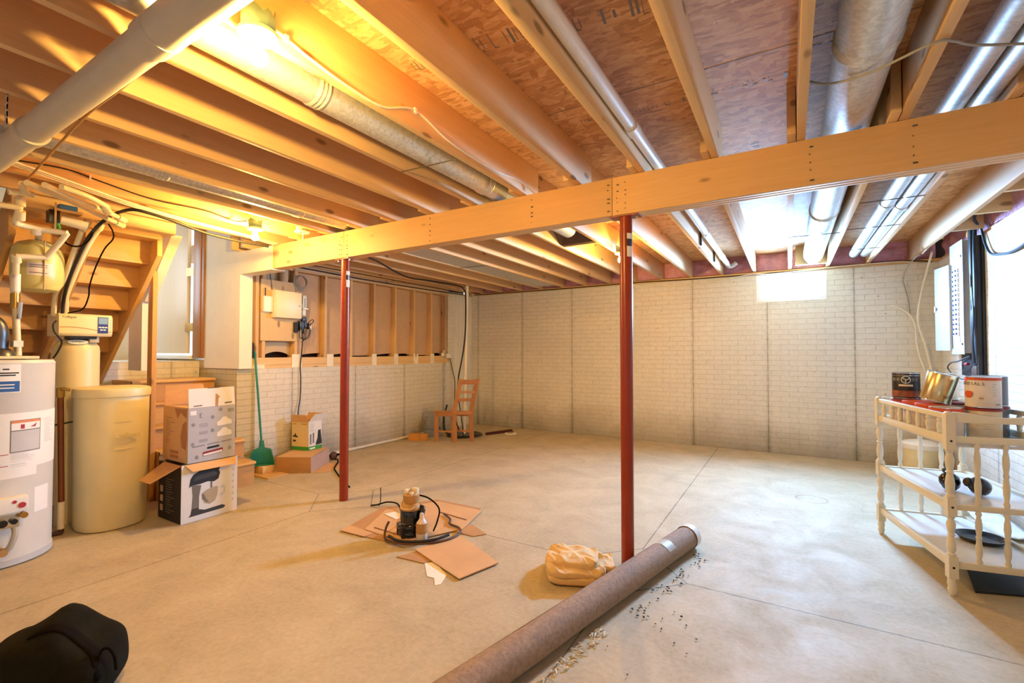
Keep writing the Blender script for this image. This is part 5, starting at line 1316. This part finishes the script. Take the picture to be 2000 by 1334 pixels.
# ------------------------------------------------------------------ dark bag
BG = Vector((-2.44, .655, 0))
t = thing('duffel_bag', 'dark olive fabric bag slumped on the floor, closest to the camera', 'bag', BG)
ux = Vector((.32, .25, 0)).normalized(); ux = Vector((.79, .61, 0)); uy = Vector((-.61, .79, 0))
m = MB()
def fn(p, q):
    def sp(v, e): return math.copysign(abs(v)**e, v)
    x = sp(p.x, .72)*.232; y = sp(p.y, .7)*.16; z = sp(p.z, .7)*.125
    hump = .055*math.exp(-((x-.0)/.10)**2) - .015*max(0, x/.2)**2 + .012*math.sin(x*30+y*14)
    z2 = z*(1.0 + .0) + (hump if p.z > 0 else 0)*max(0, p.z)
    v = Vector((x*6, y*6, z*6)); k = noise.noise(v)*.022+noise.noise(v*2.3)*.010
    x += k; y += noise.noise(v+Vector((5, 5, 5)))*.02; z2 += noise.noise(v+Vector((1, 8, 3)))*.022
    w_ = ux*x + uy*y
    return Vector((w_.x, w_.y, max(.003, .125+z2)))
m.sphere(BG, 1, 56, 32, (1, 1, 1), fn)
m.finish('bag_body', 'bag_fabric', t, ang=180)
def bp(x, y, z): return BG + ux*x + uy*y + Vector((0, 0, z))
from mathutils.bvhtree import BVHTree
_b = bpy.data.objects['bag_body']; _M = W['duffel_bag']
BV = BVHTree.FromPolygons([_M @ v.co for v in _b.data.vertices], [tuple(p.vertices) for p in _b.data.polygons])
def top(x, y, e=.004):
    p = bp(x, y, 1.0); h = BV.ray_cast(p, Vector((0, 0, -1)))[0]
    return bp(x, y, (h.z if h else .1)+e)
m = MB(); m.grid(lambda u, v: top(-.02+.235*u, -.07-.03*(1-math.sin(PI*u))+.045*v, .006), 18, 3)
o_ = m.finish('top_strap', 'bag_strap', t, ang=80); so = o_.modifiers.new('th', 'SOLIDIFY'); so.thickness = .008
e0 = top(.20, -.07)
MB().tube([e0, e0+ux*.012+Vector((0, 0, .035)), e0+ux*.035+Vector((0, 0, .04)), e0+ux*.055+Vector((0, 0, .01)), e0+ux*.062+Vector((0, 0, -.04))], .0055).finish('strap_loop', 'bag_strap', t)
m = MB(); m.sphere(bp(-.25, -.02, .10), .085, 20, 12, (1.1, .8, 1.2), lambda p, q: q*(1+.25*noise.noise(p*2.3))); m.finish('side_pocket', 'bag_fabric', t, ang=180)
MB().tube([bp(-.22, -.02, .19), bp(-.24, 0, .25), bp(-.27, .02, .28), bp(-.31, 0, .22)], .012).finish('carry_handle', 'bag_strap', t)

# ------------------------------------------------------------------ changing-table cart
t = thing('changing_table', 'cream changing-table cart with turned legs holding food cans', 'cart', (.75, 3.43, 0), math.radians(11.7))
def loc(x, y, z): return W[t.name] @ Vector((x, y, z))
CW, CL = .48, .91
def turned(prof, x, y, mat='cart_white', nm='leg'):
    return MB().lathe(prof, (x, y, 0), seg=16)
legp = [(0, 0), (.013, 0), (.016, .01), (.021, .03), (.017, .045), (.021, .06), (.019, .09), (.021, .095)]
def legmesh(x, y):
    m = MB(); m.lathe(legp, (x, y, 0), seg=16)
    for z0, z1 in ((.095, .215), (.43, .53), (.79, .985)): m.box(x-.021, x+.021, y-.021, y+.021, z0, z1)
    for z0, z1 in ((.215, .43), (.53, .79)):
        h = z1-z0; m.lathe([(.017, z0), (.020, z0+.03*h), (.013, z0+.08*h), (.019, z0+.14*h), (.021, z0+.3*h), (.017, z0+.42*h), (.013, z0+.5*h), (.020, z0+.53*h), (.013, z0+.56*h), (.018, z0+.66*h), (.021, z0+.8*h), (.013, z0+.92*h), (.019, z0+.97*h), (.017, z1)], (x, y, 0), seg=16)
    m.sphere((x, y, .985), .022, 14, 8, (1, 1, .7)); return m
for x in (0, CW):
    for y in (0, CL):
        l = legmesh(x, y).finish('leg', 'cart_white', t, local=True)
        if y == 0:
            for z in (.155, .48, .84): MB().cyl((x, -.0205, z), (x, -.0225, z), .006, seg=10).finish('bolt_hole', 'black_plastic', l, local=True)
for x in (0, CW):
    for z0, z1 in ((.15, .195), (.46, .505), (.82, .865)): box(x-.012, x+.012, .021, CL-.021, z0, z1).finish('side_rail', 'cart_white', t, bevel=.004, local=True)
    box(x-.014, x+.014, .021, CL-.021, .955, .985).finish('gallery_rail', 'cart_white', t, bevel=.006, local=True)
    for i in range(7):
        y = .09+.122*i
        MB().lathe([(.010, .865), (.014, .872), (.011, .88), (.0155, .90), (.0155, .915), (.010, .932), (.0145, .94), (.010, .955)], (x, y, 0), seg=14).finish('gallery_spindle', 'cart_white', t, local=True)
for y in (0, CL):
    for z0, z1 in ((.15, .185), (.465, .495), (.83, .865)): box(.021, CW-.021, y-.012, y+.012, z0, z1).finish('end_rail', 'cart_white', t, bevel=.003, local=True)
    m = MB(); pts = [(.021, y-.012, .94), (CW-.021, y-.012, .94)] + [(CW-.021-(CW-.042)*i/16, y-.012, .985+.012*math.cos(2*PI*i/16)) for i in range(17)]
    m.prism(pts, (0, .024, 0)).finish('end_board', 'cart_white', t, bevel=.003, local=True)
    for z0, z1 in ((.185, .465), (.495, .83)):
        for x in (.12, .24, .36):
            h = z1-z0
            MB().lathe([(.010, z0), (.014, z0+.05*h), (.009, z0+.1*h), (.0135, z0+.2*h), (.015, z0+.32*h), (.010, z0+.46*h), (.014, z0+.5*h), (.010, z0+.54*h), (.015, z0+.68*h), (.0135, z0+.8*h), (.009, z0+.9*h), (.014, z0+.95*h), (.010, z1)], (x, y, 0), seg=12).finish('end_spindle', 'cart_white', t, local=True)
for z in (.16, .472, .805): box(.0125, CW-.0125, .0125, CL-.0125, z, z+.016).finish('shelf', 'cart_shelf', t, local=True)
CART = t; CM = W[t.name]
def can(x, y, z, mat, lid, label, grp=None, decor=None, tilt=None, ribbed=False, r=.0775, h=.178):
    c = CM @ Vector((x, y, z))
    o = thing('food_can', label, 'can', c, 0, grp)
    M = Matrix.Translation(c)
    if tilt:
        ax, an = tilt; M = M @ Matrix.Rotation(an, 4, Vector(ax))
        # lift so that the lower rim touches the support
        M = Matrix.Translation((0, 0, r*math.sin(abs(an)))) @ M
    MI = M.inverted()
    def fin(m, nm, mt, par=None):
        m.bm.transform(M); return m.finish(nm, mt, par or o)
    if ribbed:
        pr = [(0, 0), (r, 0), (r+.002, .003), (r-.002, .008)]
        for i in range(7): pr += [(r-.001, .02+.02*i), (r-.0045, .03+.02*i)]
        pr += [(r-.002, h-.008), (r+.002, h-.003), (r, h), (r-.006, h-.003), (0, h-.004)]
        fin(MB().lathe(pr, seg=40), 'can_body', mat)
    else:
        fin(MB().lathe([(0, .001), (r-.002, .001), (r-.0005, .006), (r-.0005, h-.006), (r-.002, h-.002), (0, h-.003)], seg=40), 'can_body', mat)
        for z_ in (0, h-.006): fin(MB().lathe([(r-.003, z_), (r+.0015, z_+.001), (r+.0015, z_+.005), (r-.003, z_+.006)], seg=40, cap=False), 'can_rim', 'steel_bright')
    if lid: fin(MB().lathe([(r+.0018, h-.012), (r+.004, h-.011), (r+.004, h+.001), (r-.004, h+.004), (0, h+.003)], seg=40, cap=False), 'plastic_lid', lid)
    v = Vector((-c.x, -c.y, 0)).normalized(); w = Vector((-v.y, v.x, 0))
    def dec(z0, z1, a0, a1, mt, nm, k=1, par=None):
        m = MB().patch((0, 0, 0), r-.0003+.0006*k, v, w, D(a0), D(a1), z0, z1, 14, .0006); return fin(m, nm, mt, par)
    def txt(s, size, a, z, mt, nm='lettering'):
        m = MB(); cw = len(s)
        for i, ch in enumerate(s):
            aa = D(a + (i-(cw-1)/2)*size*.62/r*180/PI)
            nn = v*math.cos(aa)+w*math.sin(aa); tt = -v*math.sin(aa)+w*math.cos(aa)
            m.text(ch, size, face_M(nn*(r+.0012)+Vector((0, 0, z)), tt, (0, 0, 1)), .0004)
        fin(m, nm, mt)
    if decor: decor(dec, txt, fin, v, w, r)
    return o
def d_dark(dec, txt, fin, v, w, r):
    dec(.012, .055, -75, 75, 'food_brown', 'food_picture'); dec(.085, .098, -30, 28, 'can_cream', 'flavour_strip')
    dec(.158, .16, -80, 80, 'steel_bright', 'silver_rule')
    for a0, a1 in ((-62, -44), (-40, -24), (24, 34), (38, 48)): dec(.122, .142, a0, a1, 'ink_soft', 'block_letter', 2)
    m = MB(); nn, tt = v, w
    c = nn*(r+.0016)+Vector((0, 0, .13))
    K = 24
    pts = [c + (tt*math.cos(2*PI*i/K)+Vector((0, 0, 1))*math.sin(2*PI*i/K))*.024 - nn*.0036*abs(math.cos(2*PI*i/K)) for i in range(K)]
    m.tube(pts, .003, 6, False, 1, True)
    for an in (.4, 2.5, 4.6): m.tube([c, c+(tt*math.cos(an)+Vector((0, 0, 1))*math.sin(an))*.024], .003, 6, False)
    fin(m, 'wheel_emblem', 'panel_grey')
def d_white(dec, txt, fin, v, w, r):
    dec(.158, .176, -85, 85, 'orange_print', 'orange_band'); dec(.146, .158, -85, -58, 'orange_print', 'orange_tab')
    txt('ESSENTIALS', .026, -52, .137, 'ink_soft')
    m = MB(); c_a = D(-48)
    nn = v*math.cos(c_a)+w*math.sin(c_a); tt = -v*math.sin(c_a)+w*math.cos(c_a)
    m.prism([nn*(r-.001)+tt*.022*math.cos(a_)*(1+.15*math.sin(3*a_))+Vector((0, 0, .075+.024*math.sin(a_)*(1+.15*math.cos(2*a_)))) for a_ in [2*PI*i/18 for i in range(18)]], nn*.0035)
    fin(m, 'tomato_picture', 'orange_print')
    dec(.05, .06, -12, 2, 'tan_cable', 'small_mark'); dec(.02, .024, 40, 60, 'ink_soft', 'small_print')
    for i in range(5): dec(.07+.016*i, .074+.016*i, 30, 42+3*(i % 3), 'label_grey', 'small_print')
def d_low(dec, txt, fin, v, w, r):
    dec(.150, .176, -85, 85, 'orange_print', 'orange_band'); txt('ESSENTIALS', .026, -6, .130, 'ink_soft')
def d_lines(dec, txt, fin, v, w, r):
    for i in range(8): dec(.03+.016*i, .034+.016*i, -25, 25+3*(i % 3), 'label_grey', 'small_print')
Z1, Z2 = .8215, 1.005
GL = 'lower layer of cans on the cart'
can(.107, .764, Z1, 'can_pale', 'can_red', 'pale can on the cart top shelf, directly below the dark-labelled can', GL, d_low)
can(.107, .600, Z1, 'can_pale', 'orange_print', 'pale can on the cart top shelf, second from its far end', GL, d_low)
can(.107, .430, Z1, 'can_pale', 'orange_print', 'lower ESSENTIALS can on the cart top shelf, directly below the tilted tin', GL, d_low)
can(.107, .262, Z1, 'can_pale', None, 'lower ESSENTIALS can behind the gallery, closest to the front leg', GL, d_low)
can(.315, .778, Z1, 'can_cream', 'can_red', 'lower cream can at the back corner of the cart', GL)
can(.275, .253, Z1, 'can_cream', 'can_red', 'lower cream can directly under the white ESSENTIALS can', GL, d_lines)
can(.383, .400, Z1, 'can_bluegrey', 'can_red', 'lower blue-grey can nearest the brick wall', GL, d_lines)
can(.295, .590, Z1, 'can_cream', 'can_red', 'lower cream can in the middle of the cart shelf', GL)
can(.107, .764, Z2, 'can_dark', None, 'dark-labelled can with wheel emblem, at the far end of the upper layer', 'upper layer of cans on the cart', d_dark)
can(.315, .778, Z2, 'can_cream', None, 'plain cream can standing between the dark can and the tilted tin', 'upper layer of cans on the cart')
can(.130, .445, Z1+.179, 'tin_gold', None, 'bare ribbed tin can tilted to one side on the upper layer', 'upper layer of cans on the cart', None, ((.30, 1, 0), .26), False)
can(.275, .253, Z2, 'can_pale', None, 'white ESSENTIALS can with orange picture, on the upper layer', 'upper layer of cans on the cart', d_white)
can(.383, .405, Z2, 'can_bluegrey', None, 'blue-grey can partly hidden behind the upper white can', 'upper layer of cans on the cart')
for i, (x, y, lab, an) in enumerate(((.827, 3.79, 'black glossy round pot standing upright on the cart middle shelf', 0.15), (.945, 3.74, 'black glossy round pot tipped over on the cart middle shelf', 1.2))):
    o = thing('black_pot', lab, 'pot', (x, y, .489), 0, 'black pots on the cart')
    r = .052
    M = Matrix.Translation((x, y, .4905+r*.985)) @ Matrix.Rotation(an, 4, Vector((.5, -1, 0)))
    m = MB(); m.lathe([(0, -.95*r), (.5*r, -.94*r), (.85*r, -.6*r), (r, 0), (.9*r, .5*r), (.6*r, .85*r), (.42*r, .95*r), (.40*r, 1.15*r), (0, 1.15*r)], seg=28); m.bm.transform(M); m.finish('pot_body', 'black_gloss', o)
    m = MB(); m.lathe([(.0, 1.15*r), (.50*r, 1.15*r), (.52*r, 1.3*r), (.40*r, 1.48*r), (0, 1.5*r)], seg=20); m.bm.transform(M); m.finish('pot_lid', 'black_plastic', o)
c = CM @ Vector((.33, .42, .1765))
o = thing('dark_tray', 'dark oval tray on the bottom shelf of the cart', 'tray', c)
MB().lathe([(0, 0), (.09, 0), (.115, .02), (.12, .03), (.11, .03), (.085, .01), (0, .008)], c, seg=28).finish('tray_body', 'black_plastic', o)
tag(MB().prism([(0.915, 3.875, .001), (1.000, 3.880, .001), (1.350, 4.074, .001), (1.204, 3.640, .001), (1.043, 3.586, .001), (0.865, 3.523, .001)], (0, 0, .012)).finish('shadow_sheet', 'board_dark'), 'dark sheet painted as the shadow on the floor beneath the cart', 'mat')  # flat dark sheet painted in for the shadow under the cart
# plastic sheet behind the cart
def f(u, v): 
    x = 1.24+.20*u; y = 4.6+.9*v
    return (x, y, .012+.03*abs(noise.noise(Vector((x*7, y*7, 2))))+.02*u)
m = MB(); m.grid(f, 14, 20); o = m.finish('plastic_sheet', 'plastic_wrap', ang=40)
so = o.modifiers.new('th', 'SOLIDIFY'); so.thickness = .002
tag(o, 'crumpled pale plastic sheet on the floor behind the cart', 'sheet')
# white bucket
BKc = Vector((1.215, 6.62, 0))
t = thing('plastic_bucket', 'cream plastic bucket with domed lid on the floor behind the cart', 'bucket', BKc)
MB().lathe([(0, 0), (.145, 0), (.15, .01), (.165, .30), (0, .30)], BKc, seg=40).finish('bucket_body', 'cream_plastic', t)
MB().lathe([(.166, .285), (.173, .285), (.175, .335), (.165, .345), (.11, .365), (.05, .375), (0, .377)], BKc, seg=40, cap=False).finish('bucket_lid', 'white_plastic', t)

# ------------------------------------------------------------------ electrical panel
t = thing('electrical_panel', 'grey electrical breaker panel with its door swung open', 'electrical panel', (1.43, 6.0, 1.315))
xf = 1.39
box(xf, 1.4655, 5.80, 6.165, 1.315, 2.36).finish('panel_box', 'panel_grey', t, bevel=.004)
pc = box(xf-.006, xf-.0005, 5.79, 6.175, 1.305, 2.37).finish('dead_front', 'panel_grey', t, bevel=.002)
dv = MB(); DA = Matrix.Translation((xf-.01, 6.16, 0)) @ Matrix.Rotation(math.radians(8.5), 4, 'Z')
dv.box(-.012, -.004, .0, .305, 1.34, 2.19, M=DA); dv = dv.finish('panel_door', 'panel_grey', t, bevel=.003)
m = MB(); m.box(-.0135, -.0122, .05, .16, 1.60, 1.92, M=DA); m.finish('circuit_chart', 'label_white', dv)
m = MB(); m.box(-.0135, -.0122, .06, .15, 1.98, 2.05, M=DA); m.finish('yellow_sticker', 'panel_yellow', dv)
m = MB(); m.box(-.022, -.0122, .27, .295, 1.74, 1.80, M=DA); m.finish('door_latch', 'white_vinyl', dv)
m = MB(); m.box(-.015, -.0122, .25, .27, 1.76, 1.78, M=DA); m.finish('latch_mark', 'ink', dv)
box(xf-.010, xf-.0065, 5.90, 6.09, 1.42, 2.16).finish('breaker_bay', 'label_white', pc)
box(xf-.009, xf-.0062, 6.12, 6.135, 1.36, 2.18).finish('hinge_gap', 'ink', pc)
n = 0
for i in range(14):
    for y in (5.94, 6.03):
        br_ = box(xf-.020, xf-.0105, y-.035, y+.035, 1.48+.046*i, 1.518+.046*i).finish('breaker', 'white_plastic', pc, bevel=.002)
        box(xf-.027, xf-.0205, y-.012, y+.012, 1.49+.046*i, 1.508+.046*i).finish('toggle', 'print_navy', br_)
for z in (1.40, 2.22): MB().cyl((xf-.006, 5.83, z), (xf-.012, 5.83, z), .01, seg=10).finish('panel_screw', 'steel_dark', pc)
tag(box(1.466, 1.4845, 5.60, 6.22, 1.10, 2.362).finish('backer_board', 'board_dark', bevel=.002), 'dark plywood backer board behind the breaker panel', 'board')
t = thing('cable_bundle', 'thick bundle of dark blue cables beside the breaker panel', 'cables', (1.44, 5.72, 1.2))
rs = random.Random(17)
for k in range(7):
    y = 5.63+.016*k; x = 1.440-.006*(k % 3)
    pts = [(x, y+.05*rs.random(), 2.45), (x-.01, y+.03*(rs.random()-.5), 2.25), (x-.015*rs.random(), y+.05*(rs.random()-.5), 1.95), (x-.01, y+.05*(rs.random()-.5), 1.65), (x-.01, y+.04*(rs.random()-.5), 1.40), (x, y+.06*(rs.random()-.5), 1.22)]
    MB().tube(pts, .010 if k % 2 else .014, 8).finish('cable_strand', 'dark_blue_cable', t)
for y in (5.70, 5.755, 5.80): MB().tube([(1.43, y, 2.378), (1.43, y, 2.42), (1.44, y-.01, 2.50)], .013, 8).finish('yellow_strand', 'cable_jacket_yellow', t)
m = MB(); m.tube([(1.42, 5.78, 1.29), (1.38, 5.95, 1.24), (1.36, 6.10, 1.22), (1.37, 6.25, 1.16), (1.40, 6.10, 1.08), (1.43, 5.85, 1.07), (1.45, 5.75, 1.10)], .006)
m.tube([(1.42, 5.76, 1.29), (1.40, 5.90, 1.22), (1.42, 6.0, 1.17)], .005); m.finish('loose_loop', 'dark_blue_cable', t)
MB().cyl((1.40, 5.84, 1.215), (1.41, 5.80, 1.215), .014, seg=10).finish('red_tag', 'ink_red', t)
MB().cyl((1.45, 5.63, 1.10), (1.45, 5.63, 2.36), .02, seg=14).finish('conduit', 'board_dark', t)
box(1.43, 1.465, 5.66, 5.80, 1.12, 1.20).finish('ground_bar', 'cover_brown', t, bevel=.003)
tag(MB().tube([(1.47, 5.46, 2.62), (1.40, 5.50, 2.50), (1.46, 5.58, 2.40), (1.465, 5.50, 2.25), (1.465, 5.38, 2.15), (1.465, 5.15, 2.105), (1.465, 4.95, 2.09), (1.465, 4.7, 2.11), (1.465, 4.4, 2.2), (1.465, 4.1, 2.36)], .010).finish('hanging_cable', 'dark_blue_cable'), 'dark cable sagging in a loop on the right-hand brick wall', 'cable')
tag(MB().tube([(1.262, 3.4, 2.50), (1.262, 4.2, 2.47), (1.262, 4.9, 2.44), (1.262, 5.4, 2.45), (1.262, 5.9, 2.44), (1.262, 6.3, 2.42), (1.24, 6.5, 2.38)], .007).finish('hanging_cable', 'white_cable'), 'white cable stapled along the last joist near the electrical panel', 'cable')
tag(MB().tube([(1.24, 6.56, 2.38), (1.20, 6.62, 2.36), (1.16, 6.8, 2.28), (1.15, 6.96, 2.18), (1.17, 7.0, 2.10), (1.20, 7.0, 1.95), (1.22, 7.0, 1.75)], .006).finish('hanging_cable', 'grey_cable'), 'grey cable dropping from last joist down the back wall by white cables', 'cable')
for i, (pts, lab) in enumerate((([(1.33, 6.55, 2.40), (1.33, 6.75, 2.25), (1.30, 6.88, 2.0), (1.27, 6.9, 1.78), (1.275, 6.9, 1.62), (1.33, 6.9, 1.38), (1.37, 6.9, 1.15), (1.40, 6.9, .98)], 'thick white cable dropping from the ceiling, the one leaning to the panel'),
        ([(1.04, 7.01, 1.88), (1.12, 6.98, 1.84), (1.20, 6.94, 1.76), (1.25, 6.93, 1.62), (1.255, 6.93, 1.45), (1.28, 6.93, 1.28), (1.33, 6.93, 1.1), (1.37, 6.93, .98)], 'thinner white cable crossing from the back wall behind the cans'))):
    tag(MB().tube(pts, .012 if i == 0 else .009).finish('hanging_cable', 'white_cable'), lab, 'cable')

# ------------------------------------------------------------------ light, world, camera
w_ = bpy.data.worlds.new('sky'); SC.world = w_; w_.use_nodes = True
bg = w_.node_tree.nodes['Background']; bg.inputs[0].default_value = (.80, .90, 1.0, 1); bg.inputs[1].default_value = .7
l = bpy.data.lights.new('window_daylight', 'AREA'); l.shape = 'RECTANGLE'; l.size = .66; l.size_y = .24; l.energy = WIN_W; l.color = (.31, .58, 1.0)
lo = bpy.data.objects.new('window_daylight', l); COL.objects.link(lo); lo.location = (.025, YB+.085, 2.165); lo.rotation_euler = (math.radians(-73), 0, 0); l.spread = math.radians(136)
l = bpy.data.lights.new('landing_fill', 'AREA'); l.shape = 'RECTANGLE'; l.size = 1.05; l.size_y = 1.05; l.energy = 5; l.color = (.85, .92, 1.0)
lo = bpy.data.objects.new('landing_fill', l); COL.objects.link(lo); lo.location = (-7.58, 1.75, 2.35); lo.rotation_euler = (math.radians(90), 0, math.radians(-90))  # added fill light behind the assumed window, brightens door and stairs
cam = bpy.data.cameras.new('camera'); co = bpy.data.objects.new('camera', cam); COL.objects.link(co)
cam.sensor_width = 36; cam.lens = 36*905.6/2000; cam.clip_start = .02
co.location = (0, 0, 1.325); co.rotation_euler = (math.radians(91.315), 0, math.radians(30.84))
SC.camera = co
SC.view_settings.view_transform = 'Standard'; SC.view_settings.look = 'None'; SC.view_settings.gamma = 1; SC.view_settings.use_curve_mapping = False
SC.view_settings.exposure = EXPO
cy = SC.cycles; cy.max_bounces = 10; cy.diffuse_bounces = 8; cy.glossy_bounces = 4; cy.transparent_max_bounces = 12; cy.caustics_reflective = False; cy.caustics_refractive = False
cy.sample_clamp_indirect = 8.0; cy.use_denoising = True
